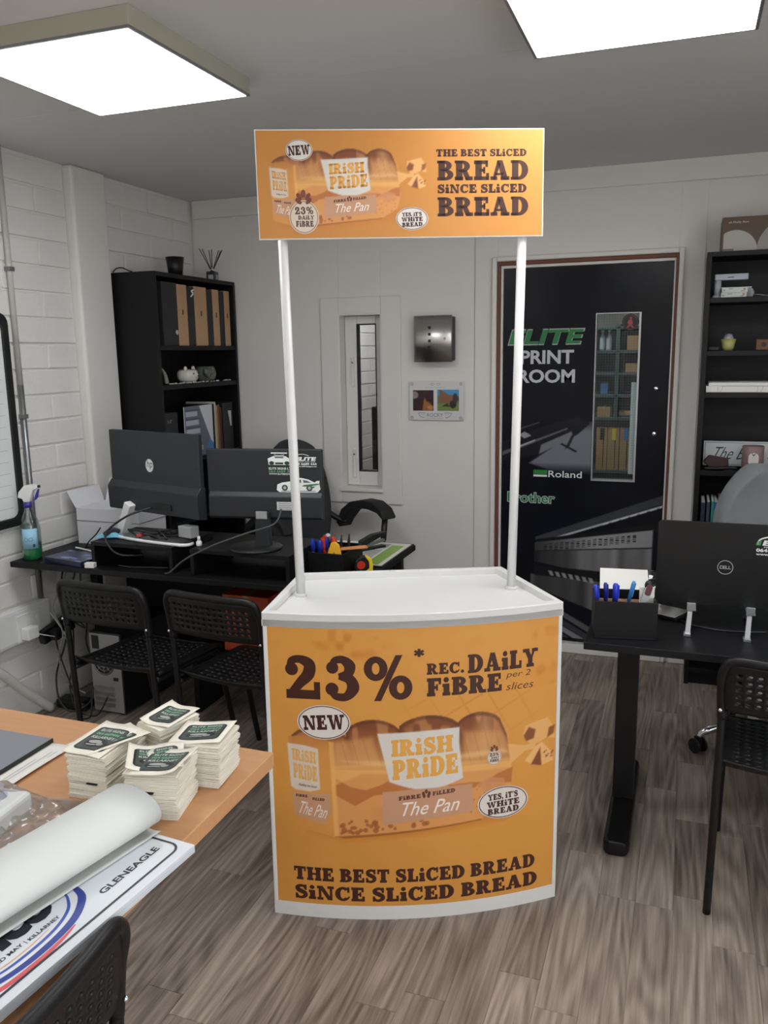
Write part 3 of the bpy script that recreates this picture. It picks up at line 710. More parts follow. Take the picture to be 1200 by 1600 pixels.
    cv.put(cv.poly(P([(.365, .50), (.384, .51), (.388, .535), (.37, .53)]), 2), (132, 74, 38), .9)
    cv.put(cv.poly(P([(.33, .48), (.30, .442), (.325, .425), (.35, .42), (.385, .43), (.38, .455), (.35, .49)]), 1.5), (230, 176, 112))
    cv.put(cv.poly(P([(.345, .475), (.318, .428), (.35, .42)]), 2), (118, 62, 32), .9)
    for i in range(16):
        x = .355 + .03 * r.random(); z = .435 + .03 * r.random(); cx, cz = T(x, z)
        cv.put(cv.ell(cx, cz, .0022 * k, .0022 * zk), (130, 72, 36), .8)
def loaf_lettering(a, T):
    def Q(ps): return [[T(*p) for p in q] for q in ps]
    def warp(ps, x0, x1, dz0, dz1):
        return [[(x, z + dz0 + (dz1 - dz0) * (x - x0) / (x1 - x0)) for x, z in q] for q in ps]
    O2 = (228, 166, 78)
    a.polys(Q(warp(slab('IRiSH', -.070, .096, .492, .540), -.07, .096, -.004, .004)), O2)
    a.polys(Q(warp(slab('PRiDE', -.068, .110, .428, .486), -.07, .11, -.008, .004)), O2)
    a.polys(Q(warp(slab('IRiSH', -.336, -.272, .468, .502), -.34, -.27, .006, -.004)), (226, 172, 100))
    a.polys(Q(warp(slab('PRiDE', -.334, -.270, .418, .462), -.34, -.27, .004, -.006)), (226, 172, 100))
    a.polys(Q(warp(sans('Fuelling the Good', -.322, -.275, .394, .404, 0, .4), -.33, -.27, .003, -.003)), INK)
    a.polys(Q(warp(slab('FiBRE', -.052, .008, .366, .378), -.05, .01, -.006, 0)), (96, 56, 42)).polys(Q(warp(slab('FiLLED', .040, .102, .372, .384), .04, .1, -.002, .004)), (96, 56, 42))
    for dx, dz in ((-.008, .004), (.008, .004), (0, .010), (-.006, -.003), (.006, -.003)): a.poly([T(x, z) for x, z in ellipse(.023 + dx, .374 + dz, .004, .0065, 10)], (96, 56, 42))
    a.polys(Q(warp(sans('The Pan', -.054, .108, .318, .358, .004, .35), -.05, .11, -.005, .004)), (238, 226, 214))
    a.polys(Q(warp(slab('FiBRE', -.33, -.298, .362, .370), -.33, -.24, .004, 0)), (96, 56, 42)).polys(Q(warp(slab('FiLLED', -.285, -.252, .358, .366), -.33, -.24, .002, -.002)), (96, 56, 42))
    a.polys(Q(warp(sans('The Pan', -.328, -.252, .312, .350, .003, .35), -.33, -.25, .006, -.008)), (232, 218, 206))
    return a
def oval(a, cx, cz, rx, rz, rows, tilt=0.):
    a.up().poly(ellipse(cx, cz, rx, rz), (222, 214, 206)); a.up().ring(cx, cz, rx * .955, rz * .955, rx * .035, INK)
    c, s = math.cos(tilt), math.sin(tilt)
    for body, x0, x1, z0, z1 in rows:
        a.polys([[(cx + x * c - z * s, cz + x * s + z * c) for x, z in q] for q in slab(body, x0, x1, z0, z1)], INK)
def seal(a, cx, cz, r, with_text=True):
    a.up().poly(ellipse(cx, cz, r, r * 1.08), (218, 202, 184)); a.up().ring(cx, cz, r * .94, r * 1.02, r * .05, (150, 104, 80))
    for dx, dz, w in ((0, 1.5, 0), (-.3, 1.3, .5), (.3, 1.3, -.5), (-.34, 1.02, .8), (.34, 1.02, -.8)):
        a.poly([(cx + r * (dx + .14 * math.cos(t) * math.cos(w) - .26 * math.sin(t) * math.sin(w)), cz + r * (dz + .14 * math.cos(t) * math.sin(w) + .26 * math.sin(t) * math.cos(w))) for t in [i * math.pi / 6 for i in range(12)]], (120, 62, 48))
    a.polys(slab('23%', cx - r * .62, cx + r * .62, cz + r * .18, cz + r * .66), (92, 66, 56))
    a.polys(slab('DAiLY', cx - r * .4, cx + r * .66, cz - r * .16, cz + r * .1), (92, 66, 56)).polys(slab('FiBRE', cx - r * .56, cx + r * .62, cz - r * .62, cz - r * .24), (92, 66, 56))
CT = thing('promotional_counter', 'white promotional counter with orange bread advert, two poles and header sign', 'counter', (-.653, 2.026, 0), math.atan2(.4015, .916))
bulge = lambda x: .06 * (1 - (x / .4) ** 2)
def outline(grow=0., n=24):
    w = .4 + grow
    pts = [(-w + 2 * w * i / n, -(bulge((-w + 2 * w * i / n) * .4 / w)) - grow) for i in range(n + 1)]
    return pts + [(.312 + grow, .382 + grow), (-.312 - grow, .382 + grow)]
COUNTERW = mat('counter_white', (217, 216, 213), .42)
MB().prism(outline(.002), 0, .042, smooth=False).build('plinth', COUNTERW, CT, bev=.003)
MB().prism(outline(.004), .848, .867).build('counter_top', COUNTERW, CT, bev=.003)
o1, o2 = outline(.004), outline(-.016); n = len(o1)
m = MB(); vs = [(*p, z) for p in o1 for z in (.848, .886)] + [(*p, z) for p in o2 for z in (.866, .886)]
fs = []
for i in range(n):
    j = (i + 1) % n; A, B, C, D = 2 * i, 2 * j, 2 * n + 2 * i, 2 * n + 2 * j
    fs += [(A, B, B + 1, A + 1), (A + 1, B + 1, D + 1, C + 1), (C + 1, D + 1, D, C)]
m.add(vs, fs).build('tray_rim', COUNTERW, CT, bev=.0025)
MB().sheet([[(x, -bulge(x), z) for x in np.linspace(-.398, .398, 33)] for z in (.04, .849)]).build('front_panel', COUNTERW, CT, solid=.003)
for s in (-1, 1):
    MB().hexa([(s * .398, 0, .04), (s * .310, .38, .04), (s * .306, .379, .04), (s * .394, -.001, .04), (s * .398, 0, .85), (s * .310, .38, .85), (s * .306, .379, .85), (s * .394, -.001, .85)]).build('side_panel', COUNTERW, CT)
    MB().box(s * .396 - .0055, s * .396 + .0055, -.0065, .006, .042, .849).build('edge_strip', COUNTERW, CT, bev=.002)
    MB().tube([(s * .306, .2, .866), (s * .312, .2, 1.2), (s * .3245, .2, 2.04)], .0128, 16).build('pole', mat('pole_white', (218, 218, 217), .3), CT)
    MB().tube([(s * .306, .2, .8665), (s * .306, .2, .876)], .0165, 16).build('pole_socket', COUNTERW, CT)
cfn = lambda a, z, d: Vector((a, -bulge(a) - .0020 - d, z))
pc = Canvas(-.3925, .3925, .042, .849, 300, 300, ORANGE)
pc.put(np.clip((pc.Y - .2) / .7, 0, 1), (218, 154, 74), .6); pc.put(_smooth((pc.noise(30, 30, 2) - .45) * 2), (206, 138, 54), .18)
tile = ((np.abs(((pc.X * .9 + pc.Y * .5) * 14) % 1 - .5) > .46) | (np.abs(((pc.X * .5 - pc.Y * .9) * 14) % 1 - .5) > .46)) * 1.
pc.put(tile * np.clip(1 - np.hypot(pc.X - .16, (pc.Y - .62) * 1.6) / .22, 0, 1), (186, 112, 40), .4)
for cx, cz, r in ((-.22, .815, .05), (-.15, .80, .06), (.37, .69, .05), (.36, .80, .04)): pc.put(pc.ell(cx, cz, r, r * .6, 6) * _smooth((pc.noise(50, 40, 5) - .3) * 2), (192, 118, 44), .5)
T1 = lambda x, z: (x, z)
paint_loaf(pc, T1)
pc.build('printed_picture', PRINT, CT, cfn)
cuts = [x * .02 for x in range(-19, 20)]
def letter(name, a): a.build(name, PRINT, CT, cfn, cut=cuts)
letter('percent_headline', Art().polys(slab('23%', -.352, -.012, .650, .772), INK))
letter('asterisk', Art().polys(slab('*', -.008, .020, .745, .790), INK))
letter('fibre_headline', Art().polys(slab('REC.', .026, .126, .717, .748), INK).polys(slab('DAiLY', .136, .332, .714, .766), INK).polys(slab('FiBRE', .026, .230, .656, .707), INK))
letter('serving_note', Art().polys(sans('per 2', .242, .308, .686, .708, -.004, .3), INK).polys(sans('slices', .242, .318, .655, .676, -.004, .3), INK))
letter('bag_lettering', loaf_lettering(Art().up(), T1))
letter('slogan', Art().polys(slab('THE BEST SLiCED BREAD', -.343, .335, .114, .155), INK).polys(slab('SiNCE SLiCED BREAD', -.343, .343, .056, .099), INK))
a = Art(); a.l = 3; oval(a, -.248, .586, .071, .049, [('NEW', -.055, .055, -.021, .021)], .06); letter('new_badge', a)
a = Art(); a.l = 3; oval(a, .238, .330, .073, .048, [('YES, iT\'S', -.043, .043, .010, .028), ('WHiTE', -.047, .047, -.012, .006), ('BREAD', -.045, .045, -.033, -.015)], .03); letter('white_bread_badge', a)
a = Art(); a.l = 2; seal(a, .211, .466, .021); letter('fibre_seal', a)
# header sign
th = .007
def hrot(x, z, y): return Vector((-.005 + (x + .005) * math.cos(th) - (z - 1.984) * math.sin(th), y, 1.984 + (x + .005) * math.sin(th) + (z - 1.984) * math.cos(th)))
hx0, hx1, hz0, hz1 = -.383, .373, 1.848, 2.120
m = MB(); m.hexa([hrot(x, z, y) for z in (hz0, hz1) for x, y in ((hx0, .1785), (hx1, .1785), (hx1, .187), (hx0, .187))]).build('header_board', COUNTERW, CT, bev=.001)
hfn = lambda a, z, d: hrot(a, z, .1781 - d)
hc = Canvas(hx0 + .003, hx1 - .003, hz0 + .003, hz1 - .003, 290, 104, (198, 133, 60))
hc.put(np.clip((hc.X + .1) / .5, 0, 1), (208, 144, 68), .7); hc.put(_smooth((hc.noise(30, 30, 2) - .45) * 2), (200, 130, 58), .2)  # lighter towards the right: lamplight painted into the header's orange
T2 = lambda x, z: ((x + .341) * .555 - .345, (z - .251) * .545 + 1.88)
paint_loaf(hc, T2)
hc.build('header_picture', PRINT, CT, hfn)
a = loaf_lettering(Art(), T2); a.build('header_bag_lettering', PRINT, CT, hfn)
a = Art().polys(slab('THE BEST SLiCED', .087, .326, 2.051, 2.069), INK).polys(slab('BREAD', .089, .331, 1.992, 2.041), INK).polys(slab('SiNCE SLiCED', .089, .327, 1.960, 1.982), INK).polys(slab('BREAD', .089, .332, 1.902, 1.950), INK)
a.build('header_slogan', PRINT, CT, hfn)
a = Art(); a.l = 1; oval(a, -.270, 2.069, .035, .026, [('NEW', -.028, .028, -.012, .012)], .06); a.build('header_new_badge', PRINT, CT, hfn)
a = Art(); a.l = 1; oval(a, .021, 1.897, .043, .029, [('YES, iT\'S', -.026, .026, .006, .016), ('WHiTE', -.028, .028, -.007, .004), ('BREAD', -.027, .027, -.020, -.009)], .03); a.build('header_white_bread_badge', PRINT, CT, hfn)
a = Art(); a.l = 1; seal(a, -.263, 1.904, .039); a.build('header_fibre_seal', PRINT, CT, hfn)
# ================================================================= chairs
CHAIRP = mat('chair_plastic', (13, 13, 15), .42, spec=.35, bump=.05, bscale=200)
CHAIRF = mat('chair_steel', (13, 13, 15), .4, .2)
def perforated(nx, ny, fn, mx=1, my=1, hole=.52):
    """sheet with a grid of real holes; fn maps (0..1, 0..1) to a point"""
    bm = bmesh.new()
    R = [(-1, -1), (0, -1), (1, -1), (1, 0), (1, 1), (0, 1), (-1, 1), (-1, 0)]
    for i in range(-mx, nx + mx):
        for j in range(-my, ny + my):
            q = lambda a, b: fn((i + mx + .5 + a * .5) / (nx + 2 * mx), (j + my + .5 + b * .5) / (ny + 2 * my))
            o = [bm.verts.new(q(a, b)) for a, b in R]
            if 0 <= i < nx and 0 <= j < ny:
                h = [bm.verts.new(q(hole * a / max(1, math.hypot(a, b)), hole * b / max(1, math.hypot(a, b)))) for a, b in R]
                for k in range(8): bm.faces.new((o[k], o[(k + 1) % 8], h[(k + 1) % 8], h[k]))
            else: bm.faces.new(o)
    bmesh.ops.remove_doubles(bm, verts=bm.verts[:], dist=1e-5)
    for f in bm.faces: f.smooth = True
    me = bpy.data.meshes.new('perforated'); bm.to_mesh(me); bm.free()
    return me
def back_pt(u, v):
    x = (u - .5) * .36; return Vector((x, -.213 + .02 * v * -1 + .018 * (2 * u - 1) ** 2 * 0 - .012 * (1 - (2 * u - 1) ** 2), .625 + v * .138))
def seat_pt(u, v):
    x = (u - .5) * (.37 - .01 * v); y = -.185 + v * .40
    z = .445 - .012 * (1 - (2 * u - 1) ** 2) + (.0 if v < .85 else -.9 * (v - .85) ** 2) + (.03 * (1 - v / .12) ** 2 if v < .12 else 0)
    return Vector((x, y, z))
def make_chair(label, loc, rz):
    t = thing('perforated_chair', label, 'chair', loc, rz, group='black perforated chairs')
    o = link_mesh('backrest', perforated(13, 5, back_pt, 1, 1), CHAIRP, t); q = o.modifiers.new('s', 'SOLIDIFY'); q.thickness = .006; q.offset = 0
    top = [(-.182, -.205, .60), (-.186, -.212, .68), (-.184, -.225, .735), (-.16, -.233, .768), (-.08, -.243, .772), (0, -.246, .772), (.08, -.243, .772), (.16, -.233, .768), (.184, -.225, .735), (.186, -.212, .68), (.182, -.205, .60)]
    MB().tube(catmull(top, 6), .0125, 12).build('back_rim', CHAIRP, t)
    o = link_mesh('seat', perforated(11, 13, seat_pt, 1, 1, .42), CHAIRP, t); q = o.modifiers.new('s', 'SOLIDIFY'); q.thickness = .006; q.offset = 0
    MB().tube(catmull([(-.187, -.18, .452), (-.185, 0, .442), (-.182, .17, .436), (-.17, .214, .425), (0, .222, .418), (.17, .214, .425), (.182, .17, .436), (.185, 0, .442), (.187, -.18, .452)], 5), .008, 8).build('seat_rim', CHAIRP, t)
    for s in (-1, 1):
        MB().tube(catmull([(s * .182, -.206, .615), (s * .184, -.196, .45), (s * .19, -.166, .002)], 6), .011, 12).build('leg', CHAIRF, t)
        MB().tube(catmull([(s * .184, -.19, .432), (s * .183, 0, .428), (s * .181, .15, .42), (s * .182, .19, .395), (s * .187, .235, .2), (s * .19, .285, .002)], 5), .011, 12).build('leg', CHAIRF, t)
        m = MB().ball((s * .186, -.222, .628), .0055, .004, .0055, 10, 6); m.build('screw', CHROME, t)
    return t
def dup_chair(src, label, loc, rz):
    c = copy_tree(src); c.location = loc; c.rotation_euler = (0, 0, rz); c['label'] = label; return c
ch = make_chair('black perforated chair in front of the computer tower by the left wall', (-1.872, 2.515, 0), -.06)
dup_chair(ch, 'black perforated chair at the left desk, next to the advert counter', (-1.415, 2.505, 0), -.1)
dup_chair(ch, 'black perforated chair at the right desk, cut by the right edge', (.330, 2.395, 0), -.09)
dup_chair(ch, 'black perforated chair beside the wooden table, cut by the bottom edge', (-.944, .676, 0), math.pi / 2 + .02)

# ================================================================= left desk
t = thing('office_desk', 'long black desk along the back with two monitors on risers', 'desk', (-1.848, 3.01, 0))
MB().box(-.762, .765, -.38, .38, .697, .72).build('desk_top', BLACKW, t, bev=.002)
for x in (-.70, .70):
    for y in (.07, .33): MB().box(x - .02, x + .02, y - .02, y + .02, 0, .697).build('leg', DARKM, t, bev=.003)
MB().box(-.68, .68, .30, .315, .33, .697).build('modesty_panel', BLACKW, t)
MB().box(-.70, .70, -.04, -.02, .65, .697).build('rail', DARKM, t)
def riser(label, x0, x1):
    t = thing('monitor_riser', label, 'riser', ((x0 + x1) / 2, 2.81, .7205), group='black monitor risers'); w = (x1 - x0) / 2
    MB().box(-w, w, -.15, .15, .088, .104).build('top_board', BLACKW, t, bev=.0015)
    for s in (-1, 1): MB().box(s * w - (.016 if s > 0 else 0), s * w + (0 if s > 0 else .016), -.15, .15, 0, .088).build('side_board', BLACKW, t, bev=.0015)
    MB().box(-w + .016, w - .016, .13, .142, .03, .088).build('back_board', BLACKW, t)
    MB().box(-w * .55, -w * .2, .126, .13, .045, .075).box(w * .0, w * .55, .126, .13, .045, .075).build('bare_wood_edge', mat('raw_board', (150, 120, 92), .7), t, kind='stuff')
riser('black open riser holding the all in one computer and cables', -2.217, -1.837)
riser('black open riser holding the stickered monitor', -1.757, -1.335)
MON = mat('monitor_back', (34, 37, 41), .48, bump=.03, bscale=300)
# all in one computer, seen from behind
t = thing('desktop_computer', 'dark all in one computer seen from behind with a white round badge', 'computer', (-1.985, 2.80, .8255), math.radians(-15.6))
o = MB().box(-.268, .268, -.012, .012, .10, .430).build('screen_back', MON, t, bev=.004)
MB().prism([(.013, .097), (-.030, .105), (-.034, .20), (-.013, .225), (.013, .225)], -.272, .272, axis='x').build('lower_housing', MON, t, bev=.003)
MB().prism([(-.21, .0), (-.17, .0), (-.10, .13), (-.135, .145)], .02, .06, axis='y').build('stand_leg', WHITEP, t, bev=.004)
MB().box(.165, .235, -.045, .0, .03, .075).build('stand_block', mat('silver_plate', (170, 172, 174), .35, .4), t, bev=.003)
m = MB(); b = [(-.215, -.02), (-.19, -.085), (-.03, -.10), (.20, -.07), (.22, -.02)]
m.tube(catmull([(x, y, .006) for x, y in b], 5), .0065, 8); m.build('stand_base', WHITEP, t)
MB().prism([(-.17, .015), (-.15, -.075), (-.03, -.088), (.17, -.06), (.17, .015)], 0, .006).build('stand_tray', mat('grey_plastic', (96, 97, 98), .5), t)
f = frame_fn((-.02, -.0125, .295), (1, 0, 0), (0, 0, 1))
a = Art().poly(ellipse(0, 0, .0235, .0265), (226, 228, 230)).up().polys(sans('hp', -.0165, .0165, -.017, .022, .0, .12), (40, 43, 47)); a.build('round_badge', PRINT, t, f, label='white oval badge with hp letters')
MB().box(.02, .12, -.036, -.030, .125, .150).build('port_panel', BLACKP, t)
# monitor with stickers
t = thing('monitor', 'dark monitor seen from behind with white car stickers', 'monitor', (-1.492, 2.79, .8255), math.radians(9))
MB().box(-.228, .228, -.004, .022, .105, .374).build('screen_back', MON, t, bev=.004)
MB().prism([(.0, .108), (-.022, .115), (-.022, .195), (-.006, .212), (0, .212)], -.22, .228, axis='x').build('lower_housing', MON, t, bev=.003)
MB().prism([(-.03, 0), (.03, 0), (.026, .14), (-.026, .14)], .022, .05, axis='y').build('neck', MON, t, bev=.004)
MB().box(-.022, .022, -.054, -.05, .115, .145).build('neck_plate', mat('silver_plate', (170, 172, 174), .35, .4), t, bev=.003)
MB().lathe([(0, 0), (.100, 0), (.102, .004), (.098, .009), (.03, .012), (0, .012)], (-.03, -.045, 0), 36).build('base', BLACKP, t)
f = frame_fn((0, -.0045, 0), (1, 0, 0), (0, 0, 1)); W = (232, 236, 233)
mx = lambda p: (p - 411.5) / 185 * .456
mz = lambda p: .372 - (p - 707) / 113 * .267
a = Art()
cx = mx(437)
a.poly([(cx - .045, mz(721)), (cx - .042, mz(731)), (cx + .042, mz(731)), (cx + .045, mz(722)), (cx + .026, mz(717)), (cx - .024, mz(717))], W).line([(cx - .032, mz(712)), (cx + .032, mz(712))], .0045, W).line([(cx - .02, mz(715)), (cx, mz(716)), (cx + .02, mz(715))], .002, W).up()
a.poly(ellipse(cx - .03, mz(728), .010, .007, 14), (40, 60, 44)).poly(ellipse(cx + .03, mz(728), .010, .007, 14), (40, 60, 44)).poly(_rect(cx - .016, mz(730), cx + .016, mz(727)), (38, 42, 44)).poly([(cx - .02, mz(720)), (cx + .02, mz(720)), (cx + .014, mz(718)), (cx - .014, mz(718))], (40, 46, 46)).poly(_rect(cx - .04, mz(731.5), cx - .02, mz(730.5)), (70, 150, 88))
a.build('car_front_sticker', PRINT, t, f)
a = Art().polys(sans('ELITE SIGNS LTD', mx(420), mx(459), mz(738.6), mz(735), .02), W).polys(sans('064 6689 444', mx(420), mx(459), mz(743), mz(739.6), .0), (120, 180, 132)).polys(sans('WWW.ELITESIGNS.IE', mx(420), mx(459), mz(747), mz(744), .01), W)
a.build('contact_lettering', PRINT, t, f)
a = Art().polys(sans('ELITE', mx(462), mx(494), mz(724), mz(718), .05, .3), W).line([(mx(458), mz(722)), (mx(463), mz(716)), (mx(474), mz(713.5)), (mx(484), mz(716))], .002, W).polys(sans('PRINT. SIGN. WRAP', mx(468), mx(494), mz(726.3), mz(725), .02), W).polys(sans('064 6689 444', mx(460), mx(496), mz(731), mz(727.3), .03), W).polys(sans('www.elitesigns.ie', mx(460), mx(496), mz(734.4), mz(732), .03), W)
a.build('logo_lettering', PRINT, t, f)
a = Art(); X = lambda p: mx(400 + p / 7.5); Zz = lambda p: mz(700 + p / 7.5)
a.poly([(X(x), Zz(z)) for x, z in ((235, 535), (245, 470), (300, 445), (400, 430), (450, 400), (530, 385), (620, 405), (690, 440), (715, 420), (748, 418), (745, 460), (758, 520), (720, 560), (270, 565))], W).up()
a.poly([(X(x), Zz(z)) for x, z in ((440, 440), (500, 408), (530, 408), (530, 445))], (90, 96, 98)).poly([(X(x), Zz(z)) for x, z in ((550, 410), (600, 418), (650, 445), (560, 445))], (96, 104, 100))
for wx in (333, 627): a.poly(ellipse(X(wx), Zz(508), .012, .0115, 20), (52, 54, 56)).up().poly(ellipse(X(wx), Zz(508), .006, .006, 14), (180, 182, 182))
a.poly([(X(x), Zz(z)) for x, z in ((560, 470), (740, 450), (740, 465), (640, 485), (700, 490), (655, 520), (650, 490), (540, 490))], (64, 110, 78)).poly([(X(x), Zz(z)) for x, z in ((290, 545), (700, 540), (700, 548), (290, 552))], (120, 124, 124))
a.build('car_side_sticker', PRINT, t, f)
f2 = frame_fn((0, -.0225, 0), (1, 0, 0), (0, 0, 1))
a = Art().poly(_rect(mx(433), mz(803), mx(462), mz(789.5)), (205, 206, 206)).up()
for i in range(4): a.poly(_rect(mx(435), mz(792.5 + i * 3), mx(455 + (i % 2) * 4), mz(791.5 + i * 3)), (120, 120, 122))
a.build('rating_label', PRINT, t, f2)
# ================================================================= office chairs
def star_base(t, m, r=.29, castor=True, a0=0., h=.09):
    for k in range(5):
        w = a0 + k * 2 * math.pi / 5; c, s = math.cos(w), math.sin(w)
        MB().tube(catmull([(c * .03, s * .03, h + .02), (c * r * .6, s * r * .6, h + .012), (c * r * .92, s * r * .92, h - .012), (c * r, s * r, h - .034)], 4), [.020] * 5 + [.016] * 4 + [.012] * 4, 10).build('base_leg', m, t)
        cm = MB(Matrix.Translation((c * r, s * r, .03)) @ Matrix.Rotation(w + .5, 4, 'Z'))
        for q in (-1, 1): cm.tube([(-.004 + q * .018, 0, 0), (.004 + q * .018, 0, 0)], [.0295, .0295], 16)
        cm.box(-.008, .008, -.012, .012, .0, .034).build('castor', BLACKP, t)
t = thing('office_chair', 'black office chair with padded curved armrests behind the left desk', 'chair', (-1.735, 3.805, 0), math.pi + 1.0)
SEATB = mat('black_fabric', (30, 30, 33), .8, bump=.2, bscale=250)
MB().prism(rrect(-.24, .24, -.24, .24, .07), .43, .51).build('seat', SEATB, t, bev=.02, seg=3)
bk = []
for v in np.linspace(0, 1, 9):
    w = .20 * (math.sin(math.pi * (.22 + .62 * v)) ** .6); bk.append([Vector((x * w, -.20 - .06 * v + .05 * x * x, .53 + .585 * v - .05 * abs(x) ** 2.5 * v)) for x in np.linspace(-1, 1, 11)])
MB().sheet(bk).build('backrest', mat('mesh_fabric', (40, 41, 45), .7, bump=.3, bscale=400), t, solid=.03, sub=1)
for s in (-1, 1):
    MB().tube(catmull([(s * .20, -.20, .70), (s * .25, -.17, .66), (s * .28, -.15, .65)], 4), .016, 8).build('arm_bracket', BLACKP, t)
    pr = [(-.21, .685), (-.16, .765), (-.08, .815), (.02, .838), (.12, .838), (.19, .81), (.225, .765), (.21, .755), (.16, .785), (.08, .795), (.0, .79), (-.08, .765), (-.15, .70), (-.18, .66)]
    MB(Matrix.Translation((s * .29, 0, -.045))).prism(pr, -.042, .042, axis='x', smooth=True).build('armrest', SEATB, t, bev=.012, seg=3)
    MB().tube([(s * .30, .17, .73), (s * .29, .165, .60), (s * .25, .12, .47)], .016, 10).build('arm_post', BLACKP, t)
MB().cyl(0, 0, .12, .43, .025).build('gas_column', BLACKP, t)
star_base(t, BLACKP)
t = thing('office_chair', 'grey fabric office chair with chrome base behind the right desk', 'chair', (.40, 3.33, 0), math.pi + .1)
GREYF = mat('grey_fabric', (112, 117, 118), .9, var=.08, vscale=30, bump=.25, bscale=180, sheen=.2)
MB().prism(rrect(-.25, .25, -.25, .25, .08), .42, .52).build('seat', GREYF, t, bev=.025, seg=3)
bk = []
for v in np.linspace(0, 1, 10):
    w = .25 * (1 - .55 * max(0, (v - .62) / .38) ** 2.2); bk.append([Vector((x * w, -.22 - .05 * v + .06 * x * x, .50 + .60 * v)) for x in np.linspace(-1, 1, 11)])
MB().sheet(bk).build('backrest', GREYF, t, solid=.09, sub=2)
MB().tube(catmull([(-.02, -.335, .56), (-.035, -.345, .8), (-.09, -.345, 1.0), (-.10, -.33, 1.07)], 5), .0035, 6).build('piping', mat('dark_grey_fabric', (70, 74, 76), .9), t)
MB().prism(rrect(-.15, .15, .45, .95, .1), .335, .35, axis='y').build('back_shell', BLACKP, t, bev=.004)
MB().cyl(0, 0, .11, .42, .028).build('gas_column', CHROME, t)
star_base(t, CHROME, .30, a0=math.atan2(3.25 - 3.33, .125 - .40) - math.pi - .1, h=.10)
# ================================================================= right desk
t = thing('standing_desk', 'black desk on a T shaped steel leg holding the laptop', 'desk', (.36, 2.72, 0))
MB().box(-.603, .60, -.37, .37, .697, .72).build('desk_top', BLACKW, t, bev=.002)
for x in (-.495, .45):
    MB().box(x - .034, x + .034, -.01, .055, .05, .697).build('column', DARKM, t, bev=.003)
    MB().prism([(x - .033, -.285), (x + .033, -.285), (x + .04, -.26), (x + .04, .28), (x + .03, .30), (x - .03, .30), (x - .04, .28), (x - .04, -.26)], .003, .05).build('foot', DARKM, t, bev=.012, seg=2)
MB().box(-.46, .42, .0, .045, .64, .697).build('cross_beam', DARKM, t)
# ================================================================= bookcases
def shelf_unit(t, w, d, zs, top):
    """local: x across, front at y=-d"""
    for x in (-w, w - .02): MB().box(x, x + .02, -d, 0, 0, top).build('side_panel', BLACKW, t, bev=.001)
    MB().box(-w + .02, w - .02, -d, 0, top - .02, top).build('top_panel', BLACKW, t, bev=.001)
    MB().box(-w + .02, w - .02, -.006, 0, .05, top - .02).build('back_panel', BLACKW, t)
    for z in zs: MB().box(-w + .02, w - .02, -d + .004, -.006, z - .022, z).build('shelf', BLACKW, t, bev=.001)
    MB().box(-w + .02, w - .02, -d + .02, -d + .035, 0, .06).build('plinth', BLACKW, t)
LB = thing('bookcase', 'tall black bookcase against the left wall filled with box files', 'bookcase', (-2.637, 3.824, 0), math.pi / 2)
shelf_unit(LB, .378, .255, (.08, .40, .72, 1.03, 1.41, 1.60), 1.945)
RB = thing('bookcase', 'tall black bookcase to the right of the print room door', 'bookcase', (.462, 4.212, 0))
shelf_unit(RB, .405, .262, (.08, .40, .70, 1.011, 1.357, 1.537, 1.762), 1.952)
# ================================================================= things on the left wall
t = thing('whiteboard', 'white planner board in a thick black frame on the left wall', 'whiteboard', (LEFT + .002, 2.20, 1.295), math.pi / 2)
MB().prism(rrect(-.49, .5235, -.40, .40, .03), 0, .012, axis='y').build('board', mat('planner_white', (226, 230, 228), .25), t)
fr = rrect(-.52, .553, -.437, .437, .045); fi = rrect(-.49, .5235, -.405, .405, .032); n = len(fr); m = MB(); vs = []
for (a, b), (c, d) in zip(fr, fi): vs += [(a, 0, b), (a, -.024, b), (c, -.024, d), (c, -.008, d)]
fs = []
for i in range(n):
    j = (i + 1) % n
    for k in range(3): fs.append((4 * i + k, 4 * j + k, 4 * j + k + 1, 4 * i + k + 1))
m.add(vs, fs).build('frame', BLACKP, t)
a = Art()
for i in range(16): a.poly(_rect(-.48, -.36 + i * .048, .50, -.3585 + i * .048), (150, 156, 160))
for i in range(5): a.poly(_rect(.30 - i * .2, -.37, .3015 - i * .2, .38), (150, 156, 160))
a.build('ruled_lines', PRINT, t, frame_fn((0, -.0122, 0), (1, 0, 0), (0, 0, 1)))
t = thing('wall_conduit', 'grey metal conduit running down the block wall', 'pipe', (LEFT + .014, 2.803, 0))
MB().tube([(0, 0, .515), (0, 0, 1.44)], .0125, 14).build('metal_section', STEEL, t)
MB().tube([(0, 0, 1.44), (-.001, 0, 2.387)], .0118, 14).build('painted_section', mat('old_paint', (186, 184, 178), .5, var=.2, vscale=30), t)
for z in (.75, 1.30, 1.9): MB().box(-.013, .014, -.016, .016, z, z + .018).build('saddle_clip', STEEL, t, bev=.002)
t = thing('cable_trunking', 'white plastic cable trunking along the left wall below the desk', 'trunking', (LEFT + .0005, 2.2, .36))
MB().box(0, .038, -1.4, .625, 0, .15).build('channel', WHITEP, t, bev=.004)
MB().box(.038, .041, -1.4, .62, .012, .138).build('lid', WHITEP, t, bev=.0015)
so = MB().box(.041, .047, .42, .56, .005, .125).build('socket_plate', WHITEP, t, bev=.003)
MB().box(.047, .050, .53, .545, .085, .105).build('switch', WHITEP, so, bev=.001)
t = thing('power_plug', 'white plug with a thin cable in the wall trunking socket', 'plug', (LEFT + .048, 2.665, .405))
MB().box(0, .042, -.032, .032, -.028, .026).build('body', WHITEP, t, bev=.006)
MB().tube(catmull([(.036, .02, -.01), (.06, .06, -.03), (.075, .13, -.06), (.07, .16, -.07), (.05, .11, .04), (.045, .10, .06)], 6), .0022, 8).build('cable', WHITEP, t)
